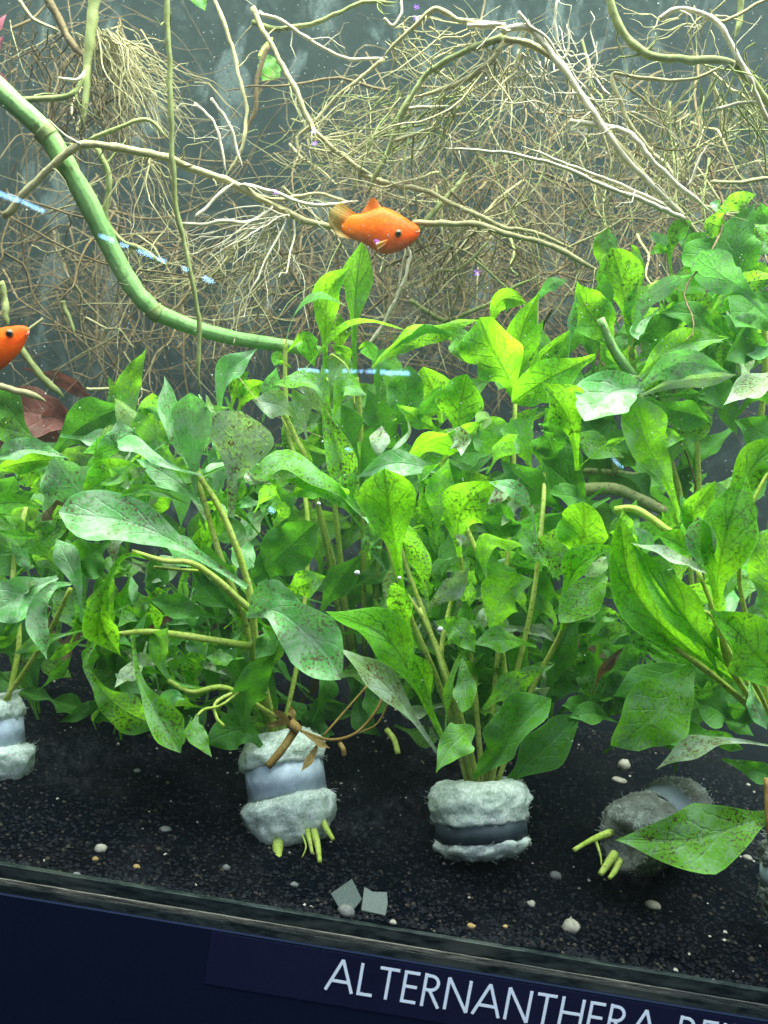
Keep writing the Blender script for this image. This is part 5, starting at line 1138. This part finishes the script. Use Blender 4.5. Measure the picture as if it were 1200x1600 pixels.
# withered sprig resting on the tilted pot
ws = empty('withered_sprig', P(462, 1136, 4.3)); tag(ws, 'withered brown sprig with narrow dead leaves lying on the tilted pot', 'sprig')
stem(ws, [(418, 1198, 3.4), (440, 1172, 3.6), (462, 1140, 4.0)], 6, 'dead', r1=7, name='twig'); stem(ws, [(454, 1130, 4.0), (461, 1136, 3.9), (466, 1142, 3.9)], 9, 'dead', name='knot')
for q in ([(460, 1134, 4), (440, 1118, 3.6), (424, 1106, 3.4)], [(456, 1132, 4), (436, 1130, 3.6), (414, 1134, 3.4)], [(462, 1130, 4), (456, 1114, 4), (452, 1102, 4)], [(470, 1142, 4), (496, 1160, 4), (514, 1170, 4.2)], [(500, 1155, 4.2), (485, 1185, 3.8), (470, 1205, 3.6)]):
    leaf(ws, q, 15, 'T', random.uniform(-40, 40), pet=0.05)
stem(ws, [(470, 1142, 4.2), (515, 1156, 4.6), (555, 1146, 5), (585, 1115, 5.4), (602, 1080, 6)], 2.6, 'dead', name='twig'); stem(ws, [(530, 1160, 4.8), (536, 1170, 4.6), (538, 1180, 4.6)], 4, 'dead', name='twig')
stem(ws, [(505, 1150, 4.6), (540, 1110, 5.2), (575, 1070, 6)], 1.8, 'dead', name='twig'); stem(ws, [(560, 1146, 5.4), (590, 1130, 5.8), (610, 1090, 6)], 1.6, 'dead', name='twig')
cs = stem(None, [(604, 1140, 5.6), (616, 1156, 5.2), (622, 1178, 5.0)], 7, 'stem', name='cut_stem'); tag(cs, 'short cut green stem floating between the two front pots', 'stem')
# pearls of air stuck to the glass
for lb, x, y, r in (('white air bead stuck low on the glass over the middle leaves', 688, 983, 4.6), ('white air bead on the glass left of the yellow stems', 558, 895, 4.6), ('tiny air bead beside the lime leaf left of the middle', 498, 787, 3.4),
                    ('small air bead on the glass below the heart shaped leaf', 624, 903, 3.2)):
    o = pebble(lb, 800, 1400, 6, 6, 'speck', 5, 'air_bead', 'air beads on the glass'); p = P(x, y, 0.06)
    o.location = p * CM; o.scale = (r / 3 * 0.85,) * 3; o['category'] = 'bubble'
# suspended particles
def specks():
    rn = random.Random(9); a = Acc()
    for _ in range(2600):
        x, y = rn.uniform(-40, 1240), rn.uniform(-40, 760) if rn.random() < 0.8 else rn.uniform(500, 1300)
        d = 0.4 + 24 * rn.random() ** 1.3; p = P(x, y, d); r = rn.uniform(0.010, 0.024) * (2.0 if rn.random() < 0.03 else 1)
        b = len(a.v)
        for q in ((1, 0, 0), (-1, 0, 0), (0, 1, 0), (0, -1, 0), (0, 0, 1), (0, 0, -1)): a.v.append(p + Vector(q) * r)
        a.f += [tuple(b + i for i in t) for t in [(0, 2, 4), (2, 1, 4), (1, 3, 4), (3, 0, 4), (2, 0, 5), (1, 2, 5), (3, 1, 5), (0, 3, 5)]]
    tag(a.build('suspended_specks', 'speck', origin=(0, 10, 20)), 'fine pale specks drifting in the cloudy water', 'specks', kind='stuff')
specks()

# ------------------------------------------------------------------ LED strips of the tank across the aisle (seen mirrored in the front glass)
def leds(label, dashes, Y=120.0, mat='led_blue', h_px=9):
    """dashes: pixel spans of the mirrored lights; the lamps hang as far in front of the pane as their image lies behind it"""
    o = None
    for (x0, y0, x1, y1, h) in dashes:
        A, B = P(x0, y0, Y), P(x1, y1, Y); A.y = B.y = -Y - 0.8
        if o is None: o = empty('led_strip', A); tag(o, label, 'lamp', 'lights across the aisle')
        c = (A + B) / 2; dv = B - A; ang = math.atan2(dv.z, dv.x)
        a = Acc(); a.box(c, (max(dv.length / 2, 0.3), 0.2, h * 0.62 * K(Y) / 2), Matrix.Rotation(-ang, 3, 'Y')); a.build('diode', mat, o, smooth=False)
    return o
leds('blue white light strip mirrored at the left edge of the glass', [(-30, 292, 28, 312, 11), (32, 313, 66, 329, 9)])
leds('dotted blue white light strip mirrored over the green stem', [(154, 367, 176, 375, 8), (186, 380, 198, 384, 7), (214, 390, 238, 400, 9), (245, 403, 257, 408, 8), (284, 418, 292, 421, 7), (316, 432, 332, 440, 9)])
leds('dashed blue white light strip mirrored across the middle leaves', [(466, 577, 470, 577, 5), (475, 577, 498, 579, 6), (507, 579, 512, 579, 5), (535, 579, 543, 579, 6), (547, 580, 557, 580, 6), (561, 580, 567, 580, 6), (572, 580, 587, 580, 7), (594, 581, 615, 583, 9), (617, 582, 640, 583, 9)])
leds('violet indicator lights mirrored in the upper half of the glass', [(488, 203, 492, 203, 6), (489, 222, 492, 222, 4), (428, 298, 432, 300, 6), (743, 424, 748, 427, 7), (649, 8, 652, 8, 4), (649, 26, 652, 26, 4), (587, 376, 589, 376, 4)], mat='led_violet')
leds('faint blue lights mirrored near the lower leaves', [(540, 701, 549, 703, 5), (420, 795, 428, 802, 8), (958, 716, 975, 732, 3)])
